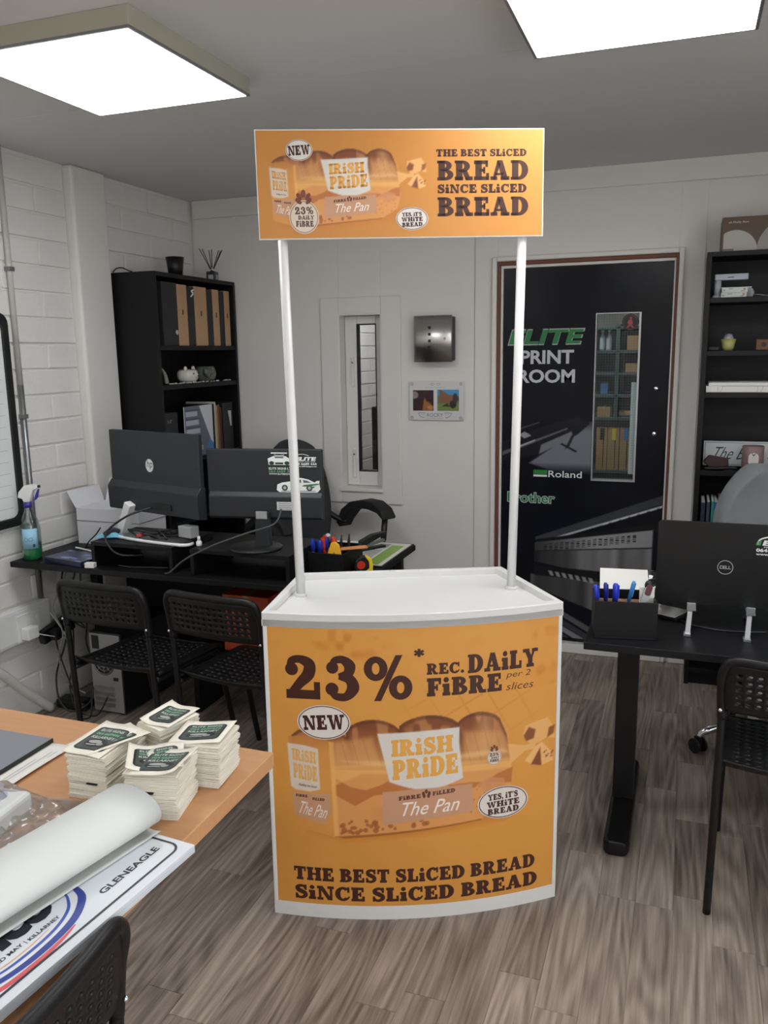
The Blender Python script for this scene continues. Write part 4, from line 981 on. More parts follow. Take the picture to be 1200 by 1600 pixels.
t = thing('power_strip', 'black power strip fixed low on the left wall by the cables', 'power strip', (LEFT + .0515, 2.853, .38))
MB(Matrix.Rotation(.18, 4, 'X')).box(0, .035, -.13, .13, -.03, .03).build('body', BLACKP, t, bev=.006)
for y in (-.08, .0, .08):
    MB(Matrix.Rotation(.18, 4, 'X')).box(.035, .075, y - .022, y + .022, -.022, .022).build('plug', BLACKP, t, bev=.005)
MB().tube(catmull([(LEFT + .012, 2.34, .335), (LEFT + .04, 2.40, .328), (LEFT + .05, 2.50, .28), (LEFT + .05, 2.62, .155), (LEFT + .055, 2.76, .021)], 6), .02, 14).build('waste_pipe', mat('pipe_white', (206, 205, 200), .45, var=.12, vscale=25), label='white plastic pipe slanting down the wall to the floor', cat='pipe')
def cable(name, label, pts, r=.003, m=None, group=None):
    return MB().tube(catmull(pts, 7), r, 8).build(name, m or BLACKP, label=label, cat='cable', group=group)
G = 'black cables under the left desk'
cable('power_cable', 'black cable dropping from the desk to the power strip', [(-2.50, 2.86, .695), (-2.50, 2.80, .62), (-2.44, 2.76, .50), (-2.40, 2.80, .40), (-2.50, 2.84, .41)], .0035, group=G)
cable('power_cable', 'thick black cable curving down the wall to the floor adapter', [(-2.54, 2.86, .38), (-2.52, 2.80, .30), (-2.55, 2.77, .18), (-2.52, 2.74, .08), (-2.46, 2.74, .03), (-2.40, 2.79, .06), (-2.40, 2.82, .12)], .004, group=G)
cable('power_cable', 'black cable lying along the floor to the tower', [(-2.55, 2.90, .39), (-2.50, 2.83, .25), (-2.51, 2.80, .12), (-2.47, 2.79, .012), (-2.36, 2.78, .008), (-2.30, 2.79, .1)], .0035, group=G)
cable('power_cable', 'black cable looping on the floor in front of the tower', [(-2.56, 2.80, .36), (-2.53, 2.77, .30), (-2.47, 2.76, .15), (-2.44, 2.77, .04), (-2.42, 2.745, .005), (-2.36, 2.74, .02), (-2.37, 2.77, .09)], .0035, group=G)
cable('power_cable', 'black cable hanging behind the chair back', [(-2.46, 2.88, .695), (-2.455, 2.86, .55), (-2.43, 2.85, .42), (-2.45, 2.86, .30), (-2.40, 2.85, .2)], .0035, group=G)
cable('power_cable', 'thick black cable behind the desk leg into the power strip', [(-2.48, 2.90, .695), (-2.52, 2.88, .55), (-2.50, 2.87, .45), (-2.54, 2.87, .40)], .004, group=G)
cable('data_cable', 'grey data cable looping down past the chair back', [(-2.46, 2.80, .695), (-2.47, 2.77, .60), (-2.51, 2.74, .50), (-2.45, 2.72, .40), (-2.50, 2.74, .28), (-2.49, 2.76, .16), (-2.42, 2.79, .10)], .0032, mat('cable_grey', (128, 128, 126), .5))
MB().box(-2.60, -2.44, 2.80, 2.875, .001, .045).build('cable_adapter', BLACKP, bev=.012, label='black power adapter lying on the floor by the wall', cat='adapter')
# ================================================================= computer tower
t = thing('computer_tower', 'computer tower with a silver back panel on the floor under the desk', 'computer', (-2.325, 3.03, 0))
MB().box(-.082, .082, -.20, .20, .006, .375).build('case', BLACKP, t, bev=.004)
MB().box(-.078, .078, -.206, -.20, .012, .369).build('back_plate', mat('zinc_plate', (158, 160, 160), .4, .5, var=.1, vscale=20), t, bev=.001)
m = MB(); f0 = (-.012, .235)
for r0 in (.018, .034, .05):
    P = [(f0[0] + r0 * math.cos(w), -.2075, f0[1] + r0 * math.sin(w)) for w in np.linspace(0, 2 * math.pi, 25)]
    m.tube(P, .0022, 6)
for k in range(8): w = k * math.pi / 4; m.tube([(f0[0] + .01 * math.cos(w), -.2075, f0[1] + .01 * math.sin(w)), (f0[0] + .052 * math.cos(w), -.2075, f0[1] + .052 * math.sin(w))], .0018, 6)
m.build('fan_grille', STEEL, t, kind='stuff')
MB().tube([(f0[0], -.2062, f0[1]), (f0[0], -.207, f0[1])], .055, 24).build('fan_opening', BLACKP, t)
for i in range(4): MB().box(-.068, .035, -.2085, -.206, .035 + i * .026, .052 + i * .026).build('slot_cover', STEEL, t, bev=.001)
MB().box(-.065, -.03, -.2085, -.206, .30, .36).build('port_panel', BLACKP, t)
MB().box(.035, .06, -.2085, -.206, .16, .175).build('lock_tab', BLACKP, t)
carton('storage_box', 'orange red box under the left desk beside the counter', -1.82, -1.60, 2.98, 3.2, .30, .55, mat('orange_plastic', (214, 84, 44), .45))
MB().box(-1.98, -1.5, 2.95, 3.22, .28, .299).build('low_shelf', BLACKW, label='black low shelf board under the left desk', cat='shelf', bev=.002)
for x in (-1.96, -1.52): MB().box(x - .012, x + .012, 2.96, 3.2, 0, .2795).build('shelf_support', BLACKW, label='%s black support board of the low shelf under the left desk' % ('left' if x < -1.7 else 'right'), cat='board')
# ================================================================= things on the left desk
t = thing('spray_bottle', 'clear spray bottle with white trigger and green liquid by the left wall', 'bottle', (-2.553, 2.700, .7205), .25)
SB = glass_mat('bottle_plastic', (205, 220, 218), .10, .12)
MB().lathe([(.0, 0), (.036, 0), (.040, .006), (.040, .13), (.034, .165), (.016, .205), (.014, .22)], seg=24, cap=False).build('bottle', SB, t)
MB().lathe([(0, .002), (.035, .002), (.038, .008), (.038, .055), (0, .055)], seg=24, cap=False).build('liquid', mat('green_liquid', (46, 150, 92), .15), t)
m = MB(); m.sheet([[(.0408 * math.cos(w), .0408 * math.sin(w), z) for w in np.linspace(-2.0, -.35, 12)] for z in (.05, .135)]); lb = m.build('label', mat('pale_blue_label', (150, 198, 222), .4), t, solid=.0004)
a = Art().ring(-.012, .09, .008, .008, .0015, (90, 110, 130)).ring(.006, .09, .008, .008, .0015, (90, 110, 130)).poly(_rect(.012, .058, .022, .07), (50, 60, 70)); a.build('label_print', PRINT, t, lambda x, z, d: Vector(((.0412 + d) * math.cos(-1.25 + x / .041), (.0412 + d) * math.sin(-1.25 + x / .041), z)))
MB().cyl(0, 0, .22, .243, .0165).build('collar', mat('blue_cap', (58, 52, 150), .4), t)
MB().prism([(-.036, .262), (-.03, .285), (-.005, .312), (.03, .318), (.052, .312), (.052, .30), (.034, .294), (.014, .243), (-.012, .243), (-.016, .256)], -.013, .013, axis='y').build('trigger_head', WHITEP, t, bev=.004)
MB().prism([(.052, .298), (.056, .298), (.046, .262), (.036, .25), (.032, .252), (.04, .276)], -.006, .006, axis='y').build('trigger', mat('blue_cap', (58, 52, 150), .4), t, bev=.002)
MB().tube([(.052, 0, .308), (.060, 0, .309)], .006, 12).build('nozzle', BLACKP, t)
t = thing('software_box', 'flat glossy blue and black box lying on the left end of the desk', 'box', (-2.355, 2.715, .7205), -.16)
MB().box(-.10, .115, -.065, .07, 0, .022).build('body', mat('box_navy', (26, 32, 58), .25), t, bev=.0015)
cv = Canvas(-.10, .115, -.065, .07, 60, 40, (44, 52, 92)); cv.put(_smooth((cv.noise(22, 30, 4) - .42) * 3), (150, 168, 214), .8).put(_smooth((cv.noise(40, 60, 9) - .6) * 4), (28, 30, 40), .8)
cv.build('cover_print', GLOSSP, t, frame_fn((0, 0, .0225), (1, 0, 0), (0, 1, 0)))
t = thing('note_block', 'small white paper block at the near edge of the left desk', 'paper', (-2.215, 2.650, .7205), .2)
MB().box(-.022, .018, -.012, .012, 0, .02).build('sheets', mat('paper', (228, 226, 220), .8), t, bev=.001)
cable('mouse_cable', 'black cable lying coiled behind the glossy box on the desk', [(-2.47, 2.82, .725), (-2.42, 2.86, .74), (-2.36, 2.87, .745), (-2.28, 2.82, .74), (-2.25, 2.81, .73), (-2.30, 2.82, .727), (-2.44, 2.83, .725)], .004)
cable('jack_cable', 'short black plug lead standing up beside the white carton', [(-2.42, 2.86, .73), (-2.39, 2.86, .77), (-2.36, 2.87, .80), (-2.34, 2.88, .83)], .003)
cable('white_cable', 'white cable lying on the desk in front of the carton', [(-2.43, 2.82, .75), (-2.35, 2.80, .748), (-2.27, 2.77, .745), (-2.23, 2.75, .74)], .0035, WHITEP)
t = thing('white_carton', 'open white carton behind the all in one computer', 'box', (-2.43, 3.10, .7205))
WC = mat('white_card', (216, 216, 220), .7)
MB().box(-.135, .20, -.10, .10, 0, .165).build('body', WC, t, bev=.002)
MB().box(-.137, .202, -.102, .102, .105, .108).build('lid_seam', mat('seam_grey', (120, 120, 124), .8), t)
MB().hexa([(-.137, -.102, .165), (-.135, -.102, .165), (-.135, .10, .165), (-.137, .10, .165), (-.172, -.11, .24), (-.170, -.11, .24), (-.170, .11, .24), (-.172, .11, .24)]).build('flap', WC, t)
MB().hexa([(-.13, .10, .165), (.2, .10, .165), (.2, .102, .165), (-.13, .102, .165), (-.12, .13, .27), (.2, .13, .27), (.2, .132, .27), (-.12, .132, .27)]).build('flap', WC, t)
t = thing('cleaning_cloth', 'crumpled light blue cloth on the left riser', 'cloth', (-2.185, 2.74, .8255), .4)
rows = []; r = random.Random(4)
for j in range(8): rows.append([(-.055 + .11 * i / 13, -.025 + .05 * j / 7, .004 + .018 * max(0, math.sin(math.pi * i / 13) * math.sin(math.pi * j / 7)) ** .6 * (.6 + .8 * r.random())) for i in range(14)])
MB().sheet(rows).build('cloth', mat('cloth_blue', (112, 176, 200), .85), t, solid=.003, sub=1)
MB().tube(catmull([(-.01, -.03, .02), (.01, 0, .032), (.03, .03, .02)], 4), .010, 8).build('dark_band', mat('cloth_dark', (58, 48, 66), .8), t)
t = thing('dropper_bottle', 'tiny white dropper bottle between the two risers', 'bottle', (-1.748, 2.715, .8255))
MB().lathe([(0, 0), (.010, 0), (.011, .003), (.011, .016), (.006, .021)]).build('body', WHITEP, t)
MB().lathe([(.0065, .021), (.006, .034), (.004, .038), (0, .038)]).build('cap', WHITEP, t)
# cables heaped on the computer stand
G2 = 'black leads heaped on the white computer stand'
for i in range(6):
    r = random.Random(20 + i); c0 = Vector((-2.03 + .03 * i, 2.735 + .01 * (i % 3), .845))
    pts = [c0 + Vector((r.uniform(-.06, .06), r.uniform(-.03, .035), r.uniform(-.008, .022))) for _ in range(6)]
    cable('lead', ('leftmost', 'second', 'third', 'fourth', 'fifth', 'rightmost')[i] + ' black lead in the heap on the white computer stand', pts, .0038, group=G2)
MB().box(-2.03, -2.005, 2.705, 2.725, .846, .857).build('usb_plug', mat('red_plastic', (190, 62, 66), .4), bev=.002, label='small red plug in the heap of black leads', cat='plug')
cable('computer_lead', 'black lead looping from the computer down in front of the riser', [(-1.99, 2.765, .955), (-2.06, 2.70, .93), (-2.13, 2.655, .87), (-2.115, 2.64, .82), (-2.06, 2.64, .785), (-2.0, 2.70, .775)], .0042)
cable('monitor_lead', 'grey lead running from the monitor across the left riser', [(-1.40, 2.74, .985), (-1.42, 2.72, .93), (-1.52, 2.68, .895), (-1.64, 2.645, .85), (-1.76, 2.635, .79), (-1.83, 2.63, .735), (-1.86, 2.64, .7255)], .0036, mat('lead_grey', (70, 72, 74), .5))
cable('thin_lead', 'thin grey lead lying on the desk under the left riser', [(-2.12, 2.70, .724), (-2.05, 2.69, .724), (-1.97, 2.71, .724), (-1.90, 2.72, .724)], .0022, mat('lead_grey', (70, 72, 74), .5))
# organiser with tools at the right end of the desk
def open_box(t, w, d, h, m, th=.006, name='tray'):
    a = MB(); a.box(-w, w, -d, d, 0, th); a.box(-w, w, -d, -d + th, th, h); a.box(-w, w, d - th, d, th, h); a.box(-w, -w + th, -d + th, d - th, th, h); a.box(w - th, w, -d + th, d - th, th, h)
    return a.build(name, m, t, bev=.001)
t = thing('desk_organiser', 'black desk organiser full of pens and tools beside the counter pole', 'organiser', (-1.257, 2.91, .7205))
open_box(t, .074, .10, .085, BLACKW)
MB().box(-.01, -.006, -.094, .094, .006, .075).build('divider', BLACKW, t)
def pen(label, x, y, z, h, rgb, cap, tilt=(0, 0), r=.0055, nm='pen', group=None, z0=None):
    t = thing(nm, label, 'pen', (x, y, z), group=group); t.rotation_euler = (tilt[0], tilt[1], 0)
    MB().cyl(0, 0, 0, h * .62, r * .9, seg=12).build('barrel', mat('pen_%d_%d_%d' % rgb, rgb, .35), t)
    MB().lathe([(r, h * .6), (r, h * .96), (r * .7, h), (0, h)], seg=12).build('cap', mat('pen_%d_%d_%d' % cap, cap, .35), t)
    MB().box(r, r + .0025, -.002, .002, h * .7, h * .97).build('clip', mat('pen_%d_%d_%d' % cap, cap, .35), t)
for i, (dx, dy, h) in enumerate(((-.065, -.07, .125), (-.05, -.05, .118), (-.04, -.075, .122), (-.028, -.045, .13))):
    pen(('leftmost', 'second', 'third', 'rightmost')[i] + ' blue capped pen in the left desk organiser', -1.252 + dx, 2.91 + dy, .728, h, (38, 42, 60), (34, 60, 180), (.08 * (i % 2), -.05 + .04 * i), .0075, group='blue pens in the left organiser')
t = thing('scissors', 'red handled cutters standing in the left desk organiser', 'scissors', (-1.278, 2.865, .73)); t.rotation_euler = (.1, .12, .2)
RED = mat('tool_red', (204, 54, 38), .35)
for s in (-1, 1): MB().tube(catmull([(s * .004, 0, .05), (s * .016, 0, .085), (s * .022, 0, .115), (s * .012, 0, .135)], 5), [.009] * 6 + [.011] * 6 + [.008] * 4, 10).build('handle', RED, t)
MB().box(-.006, .006, -.002, .002, 0, .06).build('blade', STEEL, t)
MB().ball((-.004, 0, .138), .010, .008, .008).build('grip_end', WHITEP, t)
t = thing('utility_knife', 'yellow squeegee tool standing at the corner of the left organiser', 'tool', (-1.235, 2.845, .755), .3)
YEL = mat('tool_yellow', (240, 178, 44), .4)
MB().prism([(-.026, 0), (.026, 0), (.028, .04), (.020, .078), (.004, .092), (-.012, .086), (-.024, .05)], -.008, .008, axis='y').build('body', YEL, t, bev=.004)
MB().box(-.004, .003, -.0095, .0095, .012, .05).build('slot', mat('amber', (160, 100, 24), .5), t, bev=.002)
t = thing('wooden_ruler', 'orange wooden strip lying on the edge of the left organiser', 'strip', (-1.20, 2.90, .806), .65)
MB().box(-.075, .075, -.016, .016, 0, .007).build('strip', mat('orange_wood', (214, 142, 84), .5), t, bev=.002)
for i, (x, y) in enumerate(((-1.235, 2.90), (-1.215, 2.93))):
    MB().tube([(x, y, .73), (x + .006, y, .83), (x + .009, y, .86)], [.006, .006, .002], 10).build('marker', BLACKP, label='black marker standing %s the yellow tool' % ('beside' if i == 0 else 'just behind'), cat='pen')
t = thing('tape_measure', 'yellow and black tape measure beside the left organiser', 'tape measure', (-1.145, 2.91, .7205), .5)
MB().prism([(-.03, 0), (.034, 0), (.036, .02), (.03, .048), (.012, .060), (-.012, .060), (-.03, .045), (-.035, .02)], -.016, .016, axis='y').build('case', BLACKP, t, bev=.005)
MB().prism([(.004, -.001), (.037, -.001), (.039, .02), (.033, .05), (.014, .063), (.008, .06), (.022, .04), (.024, .015)], -.0175, .0175, axis='y').build('yellow_band', mat('tape_yellow', (238, 206, 40), .4), t, bev=.003)
MB().tube([(-.008, -.0165, .028), (-.008, -.0185, .028)], .016, 20).build('red_badge', RED, t)
t = thing('photo_pad', 'printed desk pad with a green field picture at the right end of the desk', 'desk pad', (-1.20, 3.18, .7205))
MB().box(-.11, .112, -.205, .205, 0, .005).build('pad', BLACKP, t, bev=.001)
a = Art().poly(_rect(-.10, -.195, .104, .195), (214, 214, 208)).up().poly(_rect(.03, -.18, .085, .15), (128, 164, 62)).poly(_rect(-.08, -.18, .018, .06), (176, 178, 176)).poly(_rect(-.08, -.17, -.02, -.10), (96, 98, 96)).poly(_rect(-.03, .09, .02, .17), (140, 144, 146))
a.build('printed_sheet', PRINT, t, frame_fn((0, 0, .0052), (1, 0, 0), (0, 1, 0)))
t = thing('paper_sheet', 'white paper sheet lying behind the tools on the desk', 'paper', (-1.34, 3.25, .7205), .1)
MB().box(-.10, .10, -.12, .13, 0, .003).build('sheet', mat('paper', (228, 226, 220), .8), t)
t = thing('stapler', 'black stapler lying open on the printed desk pad', 'stapler', (-1.235, 3.24, .7262), 1.0)
MB().box(-.07, .07, -.016, .016, 0, .010).build('base', BLACKP, t, bev=.003)
MB(Matrix.Translation((-.06, 0, .016)) @ Matrix.Rotation(-.30, 4, 'Y')).prism([(0, 0), (.14, 0), (.15, .008), (.08, .026), (.01, .024)], -.015, .015, axis='y').build('arm', BLACKP, t, bev=.004)
MB(Matrix.Translation((-.06, 0, .008)) @ Matrix.Rotation(-.14, 4, 'Y')).box(0, .13, -.009, .009, 0, .010).build('magazine', STEEL, t)
# ================================================================= left bookcase contents
KRAFT = mat('kraft_board', (186, 148, 112), .75, var=.06, vscale=30)
FILEB = mat('file_black', (34, 34, 37), .55)
XF = -2.405
def box_file(label, y0, y1, kraft, h=.30, hole=.55, xf=XF):
    t = thing('box_file', label, 'file', (xf - .11, (y0 + y1) / 2, 1.6005), group='box files on the top shelf')
    w = (y1 - y0) / 2 - .001
    MB().box(-.11, .11, -w, w, 0, h).build('case', KRAFT if kraft else FILEB, t, bev=.002)
    MB().prism(rrect(-.005, .005, h * hole - .014, h * hole + .014, .005), .1101, .1108, axis='x').build('finger_hole', BLACKP, t)
    return t
Y0 = -.035
t = box_file('wide charcoal box file at the left end of the top shelf', 3.535, 3.665, False, .305)
m = MB(); m.tube([(.1105, .045, .065), (.113, .045, .065)], .012, 16); m.build('label_ring', CHROME, t)
box_file('first kraft box file from the left on the top shelf', 3.667, 3.754, True)
t = box_file('dark narrow file with a white ribbon on the top shelf', 3.756, 3.821, False, .295)
MB().tube(catmull([(.115, -.005, .245), (.118, .012, .262), (.116, .0, .272), (.117, .016, .28)], 4), .004, 6).build('ribbon', WHITEP, t)
box_file('widest kraft box file in the middle of the top shelf', 3.823, 3.940, True)
box_file('dark file right of the widest kraft box file', 3.942, 3.998, False, .292)
box_file('narrow kraft box file on the top shelf', 4.000, 4.064, True, .295)
box_file('dark file between the two rightmost kraft box files', 4.066, 4.118, False, .29)
box_file('kraft box file at the right end of the top shelf', 4.120, 4.176, True, .295)
t = thing('bear_planter', 'white bear shaped ceramic pot on the second shelf', 'pot', (-2.45, 3.79, 1.4105), math.pi / 2)
CER = mat('white_ceramic', (206, 202, 196), .3)
MB().lathe([(0, 0), (.034, 0), (.052, .02), (.056, .042), (.05, .062), (.04, .070), (.036, .066), (.034, .03), (0, .028)], seg=24).build('body', CER, t)
for s in (-1, 1):
    MB().ball((s * .036, -.012, .074), .013, .008, .013, 12, 7).build('ear', CER, t)
    MB().ball((s * .02, -.050, .048), .004, .003, .005, 8, 5).build('eye', BLACKP, t)
MB().ball((0, -.056, .036), .010, .006, .008, 10, 6).build('snout', CER, t); MB().ball((0, -.062, .038), .005, .003, .004, 8, 5).build('nose', BLACKP, t)
t = thing('elephant_pot', 'grey green elephant shaped pot on the second shelf', 'pot', (-2.45, 3.965, 1.4105), math.pi / 2)
ELE = mat('grey_ceramic', (98, 102, 90), .4, var=.15, vscale=30)
MB().lathe([(0, 0), (.036, 0), (.052, .02), (.056, .045), (.050, .072), (.046, .082), (.042, .078), (.04, .04), (0, .035)], seg=24).build('body', ELE, t)
MB().ball((-.035, -.030, .05), .026, .026, .028).build('head', ELE, t)
MB().tube(catmull([(-.045, -.045, .05), (-.062, -.052, .036), (-.074, -.05, .048), (-.076, -.045, .066)], 5), [.012, .011, .010, .009, .009] * 3 + [.007], 8).build('trunk', ELE, t)
for s in (-1, 1): MB().ball((-.03 + .012 * s, -.045 + .02 * (s < 0), .058), .006, .018, .022, 10, 7).build('ear', ELE, t)
t = thing('feather_ornament', 'small curved horn ornament at the left of the second shelf', 'ornament', (-2.43, 3.55, 1.4105))
MB().tube(catmull([(0, .02, .005), (0, .01, .045), (0, -.015, .075), (0, -.045, .085)], 5), [.012 - .0006 * i for i in range(16)], 8).build('horn', mat('horn', (130, 122, 112), .4), t)
MB().box(-.015, .015, .0, .04, 0, .006).build('foot', BLACKP, t)
t = thing('pebble_strip', 'row of small pale pebbles along the front of the second shelf', 'pebbles', (-2.40, 3.85, 1.4105))
m = MB(); r = random.Random(2)
for i in range(70):
    y = -.30 + .58 * r.random(); s = .003 + .005 * r.random(); m.ball((r.uniform(-.006, .008), y, s * .6), s, s * 1.3, s * .6, 7, 4)
m.build('pebbles', mat('pebble_white', (168, 168, 166), .5, var=.3, vscale=60), t, kind='stuff')
Zs = 1.0305
t = thing('magazine', 'white and blue brochure facing out on the third shelf', 'magazine', (-2.40, 3.78, Zs), math.pi / 2)
MB().box(-.12, .148, 0, .004, 0, .262).build('cover', mat('paper', (228, 226, 220), .8), t)
a = Art().poly(_rect(-.12, 0, .148, .262), (206, 208, 214)).up().poly([(-.12, .0), (.06, .0), (.12, .08), (.02, .262), (-.12, .262)], (96, 100, 118)).up()
for i in range(5): a.poly(_rect(-.11, .03 + i * .045, .04 - i * .01, .055 + i * .045), (176, 180, 192)).poly(_rect(-.11, .06 + i * .045, .02, .064 + i * .045), (44, 46, 58))
a.poly([(.06, .0), (.148, .0), (.148, .05), (.11, .09)], (60, 120, 180))
a.build('cover_print', PRINT, t, frame_fn((0, -.0002, 0), (1, 0, 0), (0, 0, 1)))
for i, (y, w, h, rgb, lab) in enumerate(((3.945, .008, .262, (40, 36, 36), 'dark booklet just right of the brochure'), (3.962, .010, .272, (206, 200, 190), 'cream booklet right of the brochure'), (3.978, .012, .250, (196, 148, 84), 'tan folder standing right of the brochure'), (3.998, .012, .255, (120, 84, 66), 'brown folder standing on the third shelf'), (4.018, .012, .24, (92, 40, 44), 'dark red folder standing on the third shelf'))):
    t = thing('folder', lab, 'folder', (-2.49, y, Zs), group='folders on the third shelf')
    MB().box(-.09, .09, -w / 2, w / 2, 0, h).build('cover', mat('folder_%d' % i, rgb, .6), t, bev=.001); MB().box(.0895, .0905, -w / 2 + .001, w / 2 - .001, .01, h - .02).build('spine', mat('folder_sp_%d' % i, tuple(int(c * .85) for c in rgb), .6), t)
t = thing('magazine_holder', 'black magazine holder with a white card at the right of the third shelf', 'holder', (-2.49, 4.10, Zs), math.pi / 2)
MB().prism([(-.085, 0), (.11, 0), (.11, .285), (.06, .285), (-.085, .26)], -.055, .055, axis='x').build('case', BLACKP, t, bev=.002)
a = Art().poly([(.0, .215), (.035, .215), (.035, .13), (.022, .13)], (190, 190, 192)); a.build('white_card', PRINT, t, frame_fn((0, -.0852, 0), (1, 0, 0), (0, 0, 1)))
t = thing('gift_box', 'black box with small gold lettering on the third shelf', 'box', (-2.50, 3.56, Zs), math.pi / 2)
MB().box(-.09, .07, -.08, .1, 0, .24).build('case', FILEB, t, bev=.002)
Art().polys(sans('1-2"', -.02, .02, .19, .205, .01), (190, 176, 130)).build('lettering', PRINT, t, frame_fn((0, -.0802, 0), (1, 0, 0), (0, 0, 1)))
t = thing('plant_pot', 'black tapered pot standing on top of the left bookcase', 'pot', (-2.47, 3.765, 1.9455))
MB().lathe([(0, 0), (.034, 0), (.046, .095), (.044, .095), (.033, .01), (0, .01)], seg=24).build('pot', BLACKP, t)
t = thing('reed_diffuser', 'reed diffuser with black sticks on top of the left bookcase', 'diffuser', (-2.44, 4.07, 1.9455), .2)
MB().box(-.026, .026, -.026, .026, 0, .048).build('bottle', mat('smoked_glass', (58, 58, 62), .12), t, bev=.004)
MB().box(-.014, .014, -.0265, -.026, .006, .03).build('label', mat('grey_label', (168, 168, 170), .5), t); MB().box(.026, .0265, -.014, .014, .006, .03).build('label', mat('grey_label', (168, 168, 170), .5), t)
MB().cyl(0, 0, .048, .068, .009).build('collar', CHROME, t)
for i, (dx, dy) in enumerate(((-.05, -.045), (-.035, -.04), (-.012, .0), (.0, .01), (.03, .035), (.04, .04), (.045, .05))):
    MB().tube([(dx * .05, dy * .05, .05), (dx, dy, .165 - .003 * (i % 3))], .0022, 6).build('reed', BLACKP, t)
cable('bookcase_cable', 'black cable loop on the top left corner of the left bookcase', [(-2.62, 3.46, 1.948), (-2.60, 3.462, 1.965), (-2.57, 3.465, 1.968), (-2.54, 3.47, 1.955), (-2.52, 3.475, 1.9485)], .003)
cable('diffuser_cable', 'short black cable between pot and diffuser on the left bookcase', [(-2.47, 3.90, 1.949), (-2.48, 3.95, 1.957), (-2.47, 4.0, 1.956), (-2.46, 4.03, 1.949)], .003)
# ================================================================= right bookcase contents
t = thing('product_box', 'brown product box with pale circles on top of the right bookcase', 'box', (.30, 4.08, 1.9525))
MB().box(-.19, .20, -.09, .09, 0, .142).build('case', mat('box_brown', (96, 78, 62), .6), t, bev=.002)
a = Art()
def clip_circle(cx, cz, r, x0, x1, z0, z1): return [(min(max(x, x0), x1), min(max(z, z0), z1)) for x, z in ellipse(cx, cz, r, r, 48)]
a.poly(clip_circle(-.135, .0, .088, -.182, .19, .002, .138), (172, 168, 160)).up().poly(clip_circle(.08, .0, .13, -.182, .19, .002, .138), (150, 146, 140)).up().poly(_rect(-.182, .002, -.14, .012), (110, 104, 96)).polys(sans('all Philly Box', -.165, -.085, .114, .124, .01), (196, 190, 180))
a.build('front_print', PRINT, t, frame_fn((0, -.0903, 0), (1, 0, 0), (0, 0, 1)))
LGREY = mat('light_grey_plastic', (176, 182, 192), .4)
t = thing('desk_gadget', 'pale grey T shaped device standing on the top shelf at right', 'device', (.095, 4.02, 1.7625))
MB().box(-.002, .132, -.02, .02, .074, .100).build('bar', LGREY, t, bev=.003)
MB().cyl(.012, 0, .014, .074, .0145).build('post', LGREY, t)
MB().lathe([(0, 0), (.022, 0), (.022, .006), (.016, .014), (0, .014)], (.012, 0, 0)).build('foot', LGREY, t)
MB().box(.05, .075, -.0205, -.02, .084, .087).build('slot', BLACKP, t)
for i, (x, z) in enumerate(((.121, 1.7625), (.124, 1.7835))):
    t = thing('medicine_box', ('lower' if i == 0 else 'upper') + ' of the two small white packets on the top shelf', 'packet', (x, 4.0, z), group='white packets on the top shelf')
    MB().box(0, .102, -.02, .02, 0, .0205).build('carton', mat('packet_white', (206, 212, 206), .5), t, bev=.001)
    a = Art().poly(ellipse(.09, .012, .005, .005, 14), (206, 120, 126)).poly(_rect(.026, .013, .044, .016), (130, 140, 140)).poly(_rect(.006, .006, .012, .012), (120, 150, 130)).poly(_rect(.075, .004, .09, .007), (150, 155, 155)); a.build('print', PRINT, t, frame_fn((0, -.0203, 0), (1, 0, 0), (0, 0, 1)))
t = thing('paper_packet', 'crumpled pale packet behind the small white packets', 'packet', (.20, 4.06, 1.7625)); MB().prism([(-.09, 0), (.05, 0), (.058, .02), (.048, .04), (-.09, .048)], -.025, .025, axis='y').build('packet', mat('grey_card', (158, 166, 164), .6), t, bev=.004); MB().box(-.09, .045, -.026, .026, .042, .046).build('flap', mat('packet_white', (206, 212, 206), .5), t)
t = thing('paper_scrap', 'loose white paper strip on the top shelf at right', 'paper', (.30, 3.98, 1.7625), .15); MB().sheet([[(x, y, .002 + .006 * abs(math.sin(x * 40))) for x in np.linspace(-.05, .06, 9)] for y in (-.012, .012)]).build('strip', mat('paper', (228, 226, 220), .8), t, solid=.0008)
t = thing('yellow_cup', 'pale yellow cup with a striped bulb on the second shelf', 'cup', (.164, 4.02, 1.5375))
MB().lathe([(0, 0), (.019, 0), (.024, .012), (.0315, .05), (.029, .05), (.02, .012), (0, .01)], seg=24).build('cup', mat('yellow_glaze', (172, 168, 106), .35), t)
MB().lathe([(0, .012), (.02, .03), (.021, .055), (.014, .070), (0, .073)], seg=20).build('bulb', mat('frosted_glass', (150, 150, 160), .2), t)
MB().box(.082, .125, 3.99, 4.04, 1.5375, 1.556).build('black_tin', BLACKP, bev=.004, label='flat black tin left of the yellow cup', cat='tin')
t = thing('wooden_block', 'brown wooden block ornament on the second shelf', 'ornament', (.315, 4.02, 1.5375)); WD = mat('dark_wood', (112, 70, 42), .5, var=.2, vscale=20); MB().box(-.04, .05, -.02, .02, 0, .046).build('block', WD, t, bev=.003); MB().tube([(-.01, -.0205, .024), (-.01, -.022, .024)], .010, 16).build('knob', BLACKP, t)
